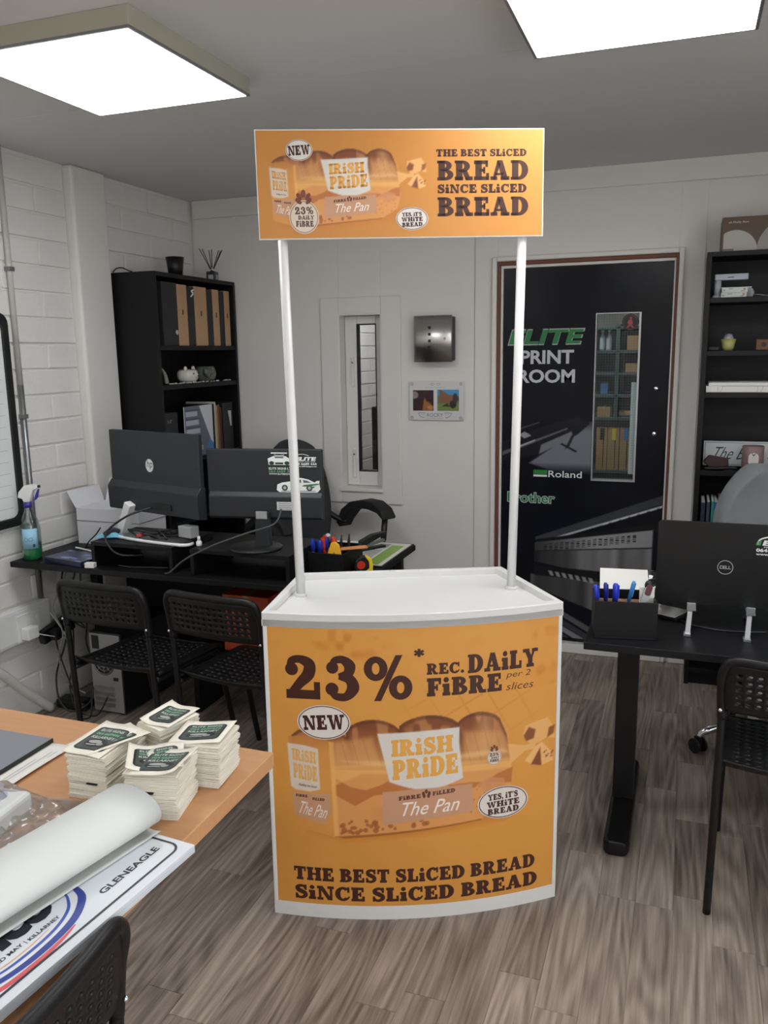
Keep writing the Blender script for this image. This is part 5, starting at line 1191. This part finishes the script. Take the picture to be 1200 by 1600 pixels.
for i, (x0, z0, h) in enumerate(((.082, 1.3575, .028), (.092, 1.386, .014))):
    t = thing('paper_ream', ('lower' if i == 0 else 'upper') + ' white paper ream on the third shelf at right', 'paper', (x0, 3.975, z0), group='paper reams on the right bookcase')
    MB().box(0, .32, 0, .2, 0, h).build('sheets', mat('paper', (228, 226, 220), .8), t, bev=.001)
    if i == 0:
        a = Art()
        for k in (.048, .21): a.line([(k, .002), (k, .026)], .001, (90, 92, 96)).line([(k + .01, .002), (k + .018, .014), (k + .02, .026)], .001, (90, 92, 96))
        a.line([(.06, .026), (.30, .026)], .001, (110, 112, 116)); a.build('fold_lines', PRINT, t, frame_fn((0, -.0002, 0), (1, 0, 0), (0, 0, 1)))
t = thing('house_sign', 'white house sign with black script on the fourth shelf', 'sign', (.088, 4.06, 1.022)); t.rotation_euler = (-.1, 0, 0)
MB().box(0, .36, 0, .008, 0, .112).build('plate', mat('sign_white', (186, 190, 192), .45), t, bev=.002)
a = Art().frame(.006, .354, .006, .106, .002, (60, 62, 66)).polys(sans('The B', .03, .165, .03, .085, -.005, .45), (24, 24, 28)).polys(sans('ce', .265, .33, .03, .06, -.005, .45), (24, 24, 28)); a.build('script_lettering', PRINT, t, frame_fn((0, -.0003, 0), (1, 0, 0), (0, 0, 1)))
t = thing('candle', 'mauve candle jar with a white tag on the fourth shelf', 'candle', (.292, 3.995, 1.0115))
MB().lathe([(0, 0), (.043, 0), (.0455, .004), (.0455, .110), (.043, .112), (.040, .104), (0, .102)], seg=32).build('jar', mat('mauve_glaze', (132, 108, 106), .5), t)
MB().prism(rrect(-.021, .021, .028, .085, .02), .0450, .0475, axis='y').build('tag', mat('tag_white', (206, 202, 198), .6), t); MB().prism([(-.007, .078), (.007, .078), (.008, .088), (0, .070), (-.008, .088)], .0476, .0482, axis='y').build('heart_mark', mat('tag_dark', (90, 74, 72), .6), t)
t = thing('leather_case', 'dark brown leather holder lying on the fourth shelf', 'case', (.142, 4.0, 1.0115), .1)
MB().prism([(-.055, .035), (-.03, .066), (.05, .052), (.053, .02), (.03, .008), (-.03, .012)], -.016, .016, axis='y').build('case', mat('brown_leather', (58, 36, 34), .5), t, bev=.005); MB().tube(catmull([(-.05, -.02, .008), (.0, -.03, .009), (.05, -.025, .012), (.085, -.02, .009)], 4), .008, 8).build('strap', BLACKP, t)
for i, (x, w, h, rgb, nm) in enumerate(((.098, .018, .165, (34, 38, 62), 'navy'), (.120, .014, .17, (60, 66, 84), 'slate'), (.138, .012, .172, (42, 130, 118), 'teal'), (.152, .014, .168, (40, 84, 160), 'blue'), (.170, .012, .178, (150, 92, 78), 'brick red'), (.186, .01, .16, (190, 176, 166), 'cream'))):
    t = thing('book', '%s book standing at the left of the fifth shelf' % nm, 'book', (x, 4.06, .7005), group='books on the right bookcase')
    MB().box(-w / 2, w / 2, -.1, .1, 0, h).build('cover', mat('book_%s' % nm.replace(' ', '_'), rgb, .5), t, bev=.002); MB().box(-w / 2 + .002, w / 2 - .002, -.098, .098, h - .001, h + .0006).build('pages', mat('paper', (228, 226, 220), .8), t)
# ================================================================= on the back wall
t = thing('key_cabinet', 'curved stainless steel cabinet with four square holes on the wall', 'cabinet', (-1.224, BACK, 1.5))
MB().box(-.092, .100, -.05, -.0005, .006, .226).build('case', BLACKP, t, bev=.004)
SS = mat('brushed_stainless', (214, 212, 208), .33, 1., stretch=(40, 1, 1), var=.06, vscale=3)
m = MB(); m.sheet([[(x, -.052 - .022 * (1 - (x / .108) ** 2), z) for x in np.linspace(-.106, .098, 25)] for z in (0, .232)]).build('door', SS, t, solid=.002)
for k in range(4): x = -.017; MB().box(x - .007, x + .007, -.0765, -.0715, .165 - k * .033, .179 - k * .033).build('square_hole', BLACKP, t)
MB().tube([(.062, -.068, .116), (.062, -.072, .116)], .006, 12).build('lock', STEEL, t)
SIL0 = mat('satin_steel', (180, 180, 182), .5, .3)
t = thing('photo_plaque', 'clear white wall plaque with two small photos and lettering', 'plaque', (-1.224, BACK - .012, 1.300))
MB().box(-.147, .147, -.002, .002, -.101, .101).build('plate', mat('acrylic_white', (214, 212, 212), .15), t, bev=.001)
for x in (-.132, .132):
    for z in (-.087, .087): m = MB(); m.tube([(x, .0115, z), (x, -.006, z)], .009, 16); m.build('standoff', SIL0, t)
pf = frame_fn((0, -.0022, 0), (1, 0, 0), (0, 0, 1))
def photo(name, x0, x1, z0, z1, paint, bg):
    c = Canvas(x0, x1, z0, z1, 44, 44, bg); paint(c); o = c.build(name, GLOSSP, t, pf)
def pA(c):
    c.put(c.ell(-.122, .03, .025, .02, 4), (150, 140, 140)); c.put(_smooth((c.noise(60, 60, 1) - .5) * 3), (70, 38, 44), .6)
    c.put(c.poly([(-.075, -.05), (-.068, .0), (-.062, .018), (-.055, .0), (-.03, -.012), (-.016, -.052)], 3), (170, 110, 52), .9); c.put(c.ell(-.03, -.035, .018, .012, 3), (196, 140, 110), .8)
def pB(c):
    c.put(np.clip((c.Y - .02) / .01, 0, 1), (76, 150, 204)); c.put(c.poly([(.018, .06), (.07, .03), (.10, .03), (.10, -.01), (.018, -.01)], 2), (140, 96, 72))
    c.put((c.Y < -.012) * 1., (120, 140, 76)); c.put(c.poly([(.03, -.028), (.06, -.012), (.075, -.03)], 2), (62, 50, 40)); c.put(c.ell(.09, -.018, .018, .02, 2), (52, 42, 40)); c.put(c.ell(.102, .015, .013, .024, 2), (70, 56, 50)); c.put(c.ell(.125, .01, .01, .014, 2), (60, 66, 50))
photo('left_photo', -.127, -.014, -.052, .055, pA, (52, 32, 38)); photo('right_photo', .006, .122, -.052, .058, pB, (110, 120, 90))
a = Art().polys(sans('ROCKY', -.050, .036, -.083, -.064, .0), (104, 102, 106)).polys(sans('LOVED PET', -.05, .036, -.094, -.089), (150, 148, 150))
a.build('name_lettering', PRINT, t, pf); Art().polys(sans('IN LOVING MEMORY OF', -.06, .05, .066, .071), (150, 148, 150)).build('top_lettering', PRINT, t, pf)
for s, c in ((-1, -.058), (1, .044)):
    a = Art()
    a.line([(c, -.063), (c + s * .02, -.062), (c + s * .04, -.064)], .0025, (110, 108, 112)).line([(c + s * .04, -.064), (c + s * .03, -.08), (c + s * .012, -.088), (c + s * .006, -.084)], .0025, (110, 108, 112)).line([(c + s * .002, -.07), (c + s * .028, -.071)], .0012, (130, 128, 132))
    a.build('wing_emblem', PRINT, t, pf)
    Art().line([(-.004 + s * .004, .085), (-.004 + s * .018, .091), (-.004 + s * .026, .086), (-.004 + s * .012, .079)], .0018, (130, 128, 132)).build('small_wing', PRINT, t, pf)
# ================================================================= right desk things
t = thing('laptop', 'black laptop seen from behind with a round silver badge', 'laptop', (.135, 2.60, .79)); 
LAP = mat('laptop_black', (15, 16, 18), .42)
sh = Matrix.Rotation(.08, 4, 'X') 
MB(sh).prism(rrect(-.193, .193, -.002, .257, .014), -.004, .004, axis='y').build('lid', LAP, t, bev=.0015)
MB(Matrix.Translation((0, .012, 0)) @ Matrix.Rotation(-.0, 4, 'X')).hexa([(-.19, 0, .0), (.19, 0, .0), (.19, .25, .045), (-.19, .25, .045), (-.19, 0, .014), (.19, 0, .014), (.19, .25, .059), (-.19, .25, .059)]).build('keyboard_base', LAP, t, bev=.003)
lf = frame_fn(sh @ Vector((0, -.0042, 0)), (1, 0, 0), sh @ Vector((0, 0, 1)))
Art().ring(0, .122, .022, .022, .002, (168, 170, 174)).polys(sans('D LL', -.015, .016, .117, .127, .02), (168, 170, 174)).polys(sans('E', -.006, .001, .117, .127, .02), (168, 170, 174)).build('round_badge', PRINT, t, lf)
a = Art().polys(sans('ELITE', .095, .18, .196, .212, .05, .3), (225, 228, 226)).line([(.082, .198), (.09, .215), (.125, .224), (.165, .218)], .004, (225, 228, 226)).poly([(.078, .196), (.09, .196), (.094, .214), (.08, .206)], (58, 140, 82)).polys(sans('PRINT. SIGN.', .10, .17, .189, .193, .02), (225, 228, 226)).polys(sans('064-6689444', .080, .185, .176, .187, .04), (225, 228, 226)).polys(sans('www.elitesigns.ie', .080, .185, .164, .173, .03), (225, 228, 226)); a.build('company_sticker', PRINT, t, lf)
t = thing('laptop_stand', 'silver folding stand under the black laptop', 'stand', (.12, 2.55, .7205))
SIL = mat('silver_alu', (176, 177, 180), .35, .8)
for x in (-.08, .082):
    MB().hexa([(x - .009, -.058, 0), (x + .006, -.058, 0), (x + .006, -.04, 0), (x - .009, -.04, 0), (x - .002, -.012, .075), (x + .011, -.012, .075), (x + .011, -.004, .075), (x - .002, -.004, .075)]).build('arm', SIL, t, bev=.001)
    MB().box(x - .012, x + .008, -.066, -.036, 0, .008).build('foot', SIL, t, bev=.001); MB().box(x - .004, x + .02, -.018, .06, .066, .0685).build('rest', SIL, t)
    MB().box(x - .006, x + .018, -.022, -.018, .066, .090).build('hook', SIL, t, bev=.001)
    MB().hexa([(x, .0, .06), (x + .01, .0, .06), (x + .01, .01, .066), (x, .01, .066), (x, .16, 0), (x + .01, .16, 0), (x + .01, .175, 0), (x, .175, 0)]).build('rear_strut', SIL, t)
t = thing('desk_organiser', 'black box of markers at the corner of the right desk', 'organiser', (-.142, 2.475, .7205), .16)
open_box(t, .088, .07, .112, BLACKW)
MB().box(-.08, .08, .0, .004, .006, .10).build('divider', KRAFT, t)
B1, B2 = (40, 58, 190), (30, 32, 40)
for i, (x, y, h, bar, cap, r, tl, lab) in enumerate(((-.205, 2.425, .145, B2, B1, .006, -.12, 'leftmost blue capped marker in the right organiser'), (-.188, 2.440, .148, B2, (34, 40, 130), .006, -.05, 'second blue capped marker in the right organiser'), (-.166, 2.442, .147, (225, 226, 228), B1, .0085, .0, 'thick blue capped marker with white barrel in the right organiser'), (-.150, 2.455, .158, (214, 130, 90), (60, 130, 200), .0055, .22, 'light blue tilted pen in the right organiser'))):
    pen(lab, x, y, .7275, h, bar, cap, (-.05, tl), r)
t = thing('heat_gun', 'pale grey cutter tool standing in the right organiser', 'tool', (-.112, 2.462, .7275)); t.rotation_euler = (0, .28, .1)
MB().prism(rrect(-.010, .010, 0, .145, .008), -.006, .006, axis='y').build('body', mat('tool_grey', (186, 186, 186), .4), t, bev=.002); MB().prism(rrect(-.008, .009, .12, .152, .006), -.007, .007, axis='y').build('slider', mat('tool_maroon', (96, 52, 62), .4), t)
t = thing('price_tag', 'white receipt with a black clip in the right organiser', 'paper', (-.078, 2.478, .7275), .15); MB().box(-.022, .02, -.004, .004, 0, .135).build('receipt', mat('paper', (228, 226, 220), .8), t); MB().ball((.002, -.006, .142), .011, .006, .016).build('clip', BLACKP, t)
t = thing('paper_tray', 'stack of white sheets in a black tray behind the right organiser', 'paper tray', (-.155, 2.67, .7205), .1)
open_box(t, .08, .10, .05, BLACKW)
MB().hexa([(-.075, -.085, .045), (.075, -.085, .045), (.075, .09, .105), (-.075, .09, .105), (-.075, -.085, .060), (.075, -.085, .060), (.075, .09, .120), (-.075, .09, .120)]).build('sheets', mat('paper', (228, 226, 220), .8), t)
t = thing('glass_bowl', 'small clear glass bowl behind the laptop on the right desk', 'bowl', (-.085, 2.88, .7205)); MB().lathe([(0, 0), (.03, 0), (.05, .03), (.06, .075), (.058, .075), (.048, .03), (.028, .004), (0, .004)], seg=24, cap=False).build('bowl', glass_mat('bowl_glass', (225, 232, 232), .06), t); MB().lathe([(.057, .073), (.061, .073), (.061, .077), (.057, .077)], seg=24, cap=False).build('rim', glass_mat('bowl_rim', (190, 200, 200), .3), t)
t = thing('paper_sheet', 'white sheet on a black notebook beside the laptop', 'paper', (-.025, 2.69, .7205), -.45); MB().box(-.06, .06, -.05, .05, 0, .010).build('notebook', BLACKP, t, bev=.002); MB().box(-.058, .052, -.046, .048, .010, .012).build('sheet', mat('paper', (228, 226, 220), .8), t)
cable('laptop_lead', 'black lead lying on the right desk below the laptop', [(-.01, 2.68, .725), (.04, 2.60, .7245), (.10, 2.565, .7245), (.17, 2.56, .7245), (.26, 2.58, .7245)], .003)
t = thing('waste_bin', 'black waste bin on the floor under the right desk', 'bin', (.475, 2.88, 0)); MB().lathe([(0, .002), (.12, .002), (.16, .26), (.165, .265), (.158, .265), (.118, .01), (0, .01)], seg=32).build('bucket', BLACKP, t); MB().lathe([(.160, .258), (.168, .262), (.166, .272), (.158, .268)], seg=32, cap=False).build('rim', BLACKP, t)
carton('paper_carton', 'white carton on the floor behind the right chair', .315, .50, 3.62, 3.80, .001, .20, WC)
# ================================================================= front table
OAK = mat('oak_laminate', (196, 146, 102), .42, var=.10, vscale=10, stretch=(1, 7, 7))
t = thing('work_table', 'wooden table with sticker stacks in the lower left corner', 'table', (-1.38, .88, 0))
MB().box(-.60, .613, -.55, .545, .708, .74).build('table_top', OAK, t, bev=.002)
for x in (-.5, .0):
    for y in (-.45, .30): MB().box(x - .025, x + .025, y - .025, y + .025, 0, .708).build('leg', DARKM, t, bev=.003)
MB().box(-.5, .0, -.45, -.42, .65, .708).build('apron', DARKM, t)
t = thing('grey_folder', 'flat grey board lying on the wooden table', 'folder', (-1.42, 1.20, .7432)); MB().box(-.18, .182, -.12, .115, 0, .008).build('board', mat('folder_grey', (128, 131, 138), .6), t, bev=.001); MB().box(.1822, .184, -.12, .115, -.0005, .0085).build('edge_tape', BLACKP, t)
t = thing('letter_sheet', 'white letter sheet partly under the grey board', 'paper', (-1.30, 1.20, .7405))
MB().sheet([[(x, y, .0006 + .006 * max(0, (x - .04) / .08) ** 2 * (1 - max(0, y) * 4)) for x in np.linspace(-.12, .12, 13)] for y in np.linspace(-.12, .113, 10)]).build('sheet', mat('paper', (228, 226, 220), .8), t, solid=.0004)
a = Art()
for k, (y0, y1) in enumerate(((-.10, .04), (-.09, .075), (.05, .08))): a.line([(y0, -.085 - k * .010), (y1, -.085 - k * .010)], .0018, (150, 152, 158))
a.build('typed_lines', PRINT, t, lambda p, q, d: Vector((-q, p, .0012 + .006 * max(0, (-q - .04) / .08) ** 2 * (1 - max(0, p) * 4) + d)))
CREAM = mat('sticker_paper', (232, 226, 212), .7)
def sticker_art(a, w, d, seed):
    a.poly(rrect(-w * .78, w * .78, -d * .72, d * .66, w * .2), (36, 40, 40)); a.up().poly(rrect(-w * .70, w * .70, -d * .66, d * .60, w * .16), (66, 74, 70)); a.up()
    a.poly(ellipse(0, -d * .30, w * .58, d * .24, 20), (26, 29, 29)); a.up().poly(ellipse(-w * .1, -d * .24, w * .34, d * .10, 16), (168, 172, 168)).poly(ellipse(w * .25, -d * .36, w * .16, d * .09, 12), (150, 154, 150)).poly(_rect(-w * .4, -d * .44, w * .1, -d * .40), (190, 194, 190))
    for k, c in enumerate(((196, 214, 200), (120, 196, 146), (196, 214, 200))): a.polys(sans(('ELITE SIGNS', '064 6689444', 'KILLARNEY')[k], -w * .6, w * .6, d * (.40 - k * .22), d * (.54 - k * .22), .02), c)
def sticker_stack(label, cx, cy, w, d, h, rz, tops, seed):
    t = thing('sticker_stack', label, 'sticker stack', (cx, cy, .7405), rz, group='stacks of car stickers on the table')
    r = random.Random(seed); m = MB(); n = 46; dz = h / n; ox = oy = 0
    for i in range(n):
        ox = ox * .85 + r.uniform(-.002, .002); oy = oy * .85 + r.uniform(-.002, .002); an = r.uniform(-.04, .04); c, s = math.cos(an), math.sin(an)
        ww, dd = w * r.uniform(.97, 1.01), d * r.uniform(.97, 1.01)
        P = [(x * c - y * s + ox, x * s + y * c + oy) for x, y in ((-ww, -dd), (ww, -dd), (ww, dd), (-ww, dd))]
        z0 = i * dz; lift = [r.uniform(0, .8) * dz for _ in range(4)]
        m.hexa([(*P[k], z0 + lift[k] * .5) for k in range(4)] + [(*P[k], z0 + dz * .72 + lift[k] * .5) for k in range(4)])
    m.build('sheets', CREAM, t, kind='stuff')
    for k in range(1):
        z = h * (.2 + .5 * r.random()); x = r.uniform(-.5, .2) * w
        MB().box(x, x + w * .55, -d - .0022, -d + .004, z, z + .0014).build('print_edge', FILEB, t)
    for k, (dx, dy, an, curl, sx) in enumerate(tops):
        mt = Matrix.Translation((dx, dy, h + .0015 + k * .0022)) @ Matrix.Rotation(an, 4, 'Z')
        fz = lambda x, y: curl * (max(0, (sx * x / w)) ** 2) + .002 * math.sin(x * 60 + k)
        s = MB().sheet([[mt @ Vector((x, y, fz(x, y))) for x in np.linspace(-w, w, 13)] for y in np.linspace(-d, d, 9)]).build('top_sheet', CREAM, t, solid=.0005)
        a = Art(); sticker_art(a, w, d, k); a.build('sticker_print', PRINT, s, lambda p, q, e: mt @ Vector((p, q, fz(p, q) + .0005 + e)), step=.0002, cut=[x * w / 6 for x in range(-5, 6)])
sticker_stack('front left stack of car stickers on the wooden table', -1.012, 1.212, .042, .066, .088, .05, ((.004, .004, -.5, .004, 1), (-.004, -.004, -.05, .006, -1)), 1)
sticker_stack('rear left stack of car stickers on the wooden table', -.956, 1.335, .036, .050, .090, -.3, ((.0, .006, .2, .010, -1),), 2)
sticker_stack('front right stack of car stickers with a curled top sheet', -.868, 1.178, .050, .050, .086, .22, ((-.012, .012, .35, .012, -1), (.012, -.012, -.12, .018, 1)), 3)
sticker_stack('rear right stack of car stickers at the table edge', -.853, 1.300, .052, .048, .086, .12, ((.0, .002, .05, .006, 1),), 4)
# foam board signs
FOAM = mat('foam_board', (212, 217, 222), .4)
for i in range(3):
    t = thing('foam_sign', ('lowest', 'middle', 'top')[i] + ' white foam board sign lying on the wooden table' + (' with black border' if i == 2 else ''), 'sign', (-.727 + .002 * (i - 1), 1.067 - .003 * i, .7405 + i * .0062), -.088 + .004 * (1 - i), group='foam board signs on the table')
    MB().box(-.262, 0, -.80, 0, 0, .0058).build('board', FOAM, t, bev=.0006)
    if i < 2: MB().box(-.2621, .0001, -.8001, .0001, .0024, .0034).build('core_line', mat('foam_core', (196, 200, 206), .7), t)
a = Art(); f = lambda p, q, d: Vector((-q, p, .0059 + d))     # p runs along the board, q across it
P = [(-.80, .018), (-.032, .018)] + [(-.012 - .02 + .02 * math.cos(math.radians(w)), .038 + .02 * math.sin(math.radians(w))) for w in range(-90, 1, 15)] + [(-.012, .22)] + [(-.032 + .02 * math.cos(math.radians(w)), .224 + .02 * math.sin(math.radians(w))) for w in range(0, 91, 15)] + [(-.80, .244)]
for p0, p1 in zip(P, P[1:]):
    dx, dy = p1[0] - p0[0], p1[1] - p0[1]; L = math.hypot(dx, dy); 
    if L > 1e-6: nx, ny = -dy / L * .0022, dx / L * .0022; a.poly([(p0[0] - nx, p0[1] - ny), (p1[0] - nx, p1[1] - ny), (p1[0] + nx, p1[1] + ny), (p0[0] + nx, p0[1] + ny)], (34, 36, 42))
a.polys(sans('GLENEAGLE', -.160, -.032, .0445, .0575, .03), (40, 42, 48))
a.build('border_and_name', PRINT, t, f)
a = Art()
a.polys(_stroke([(-.165, .110), (-.168, .090), (-.180, .068), (-.212, .047), (-.252, .037), (-.309, .034), (-.36, .042), (-.43, .066)], [.004, .010, .012, .012, .011, .010, .009, .006]), (40, 58, 140))
a.polys(_stroke([(-.182, .102), (-.190, .086), (-.21, .066), (-.248, .052), (-.30, .048), (-.35, .053), (-.42, .076)], [.003, .004, .005, .005, .005, .004, .003]), (58, 84, 164))
a.polys(_stroke([(-.228, .033), (-.262, .026), (-.31, .023), (-.365, .028), (-.43, .050)], [.002, .006, .008, .008, .006]), (206, 84, 92))
a.polys(_stroke([(-.25, .060), (-.30, .056), (-.36, .062), (-.42, .084)], [.001, .002, .002, .001]), (226, 160, 110))
a.polys(sans('zanco', -.41, -.212, .082, .132, .06, .2), (26, 28, 40)).polys(sans('KILLARNEY', -.279, -.224, .0645, .0715, .03), (50, 52, 60)).polys(sans('- 3RD MAY', -.345, -.288, .0665, .0735, .03), (50, 52, 60)).poly(_rect(-.2845, .064, -.2835, .073), (80, 82, 90))
a.build('race_emblem', PRINT, t, f)
# curled paper roll
t = thing('paper_roll', 'white paper roll lying across the foam board signs', 'paper roll', (-.853, 1.082, .7598), -.20)
sec = [(.058, .004), (.046, .0010), (.034, .0004), (.02, .0004)]
for i in range(0, 46): w = math.radians(-90 - i * 13.5); k_ = 1 - .004 * i; sec.append(((.068 * k_) * math.cos(w), .0004 + .036 + .036 * k_ * math.sin(w)))
MB().sheet([[(x, y, z) for x, z in sec] for y in np.linspace(0, -.75, 12)]).build('sheet', mat('banner_paper', (206, 209, 205), .55), t, solid=.0006)
# plastic bag with a pale pack inside
t = thing('plastic_bag', 'crumpled clear plastic bag with a pale pack inside', 'bag', (-1.128, 1.03, .7405), .1)
MB().box(-.13, .06, -.10, .045, .001, .045).build('pack', mat('pale_pack', (206, 208, 206), .6, var=.08, vscale=30), t, bev=.01, seg=3)
Art().poly(rrect(-.12, .03, -.07, .03, .02), (168, 176, 196)).up().poly(ellipse(-.05, -.02, .05, .02), (128, 140, 172)).build('pack_print', PRINT, t, frame_fn((0, 0, .0452), (1, 0, 0), (0, 1, 0)))
def film(name):
    m = bpy.data.materials.new(name); m.use_nodes = True; nt = m.node_tree; nt.nodes.remove(nt.nodes['Principled BSDF'])
    tr = nt.nodes.new('ShaderNodeBsdfTransparent'); tr.inputs[0].default_value = (.93, .93, .93, 1); gl = nt.nodes.new('ShaderNodeBsdfGlossy'); gl.inputs['Roughness'].default_value = .12
    df = nt.nodes.new('ShaderNodeBsdfDiffuse'); df.inputs[0].default_value = (.75, .74, .73, 1)
    fr = nt.nodes.new('ShaderNodeLayerWeight'); fr.inputs[0].default_value = .35
    a = nt.nodes.new('ShaderNodeMixShader'); a.inputs[0].default_value = .22; b = nt.nodes.new('ShaderNodeMixShader')
    nt.links.new(tr.outputs[0], a.inputs[1]); nt.links.new(df.outputs[0], a.inputs[2]); nt.links.new(fr.outputs['Fresnel'], b.inputs[0]); nt.links.new(a.outputs[0], b.inputs[1]); nt.links.new(gl.outputs[0], b.inputs[2]); nt.links.new(b.outputs[0], nt.nodes['Material Output'].inputs[0])
    return m
r = np.random.RandomState(5); nx, ny = 44, 34
H = np.zeros((ny, nx)); G0 = r.rand(9, 12); 
for j in range(ny):
    for i in range(nx):
        u, v = i / (nx - 1), j / (ny - 1); e = min(1, 5 * min(u, 1 - u)) * min(1, 5 * min(v, 1 - v))
        gi, gj = u * 10.99, v * 7.99; a0, b0 = int(gi), int(gj); fu, fv = gi - a0, gj - b0
        nz = (G0[b0, a0] * (1 - fu) + G0[b0, a0 + 1] * fu) * (1 - fv) + (G0[b0 + 1, a0] * (1 - fu) + G0[b0 + 1, a0 + 1] * fu) * fv
        H[j, i] = .004 + e * (.052 * max(0, 1 - (u * 1.3) ** 5) + .028 * abs(nz - .5) * 2)
rows = [[(-.17 + .30 * i / (nx - 1) + .006 * r.rand(), -.13 + .22 * j / (ny - 1) + .006 * r.rand(), H[j, i]) for i in range(nx)] for j in range(ny)]
MB().sheet(rows).build('film', film('clear_film'), t, sub=1)
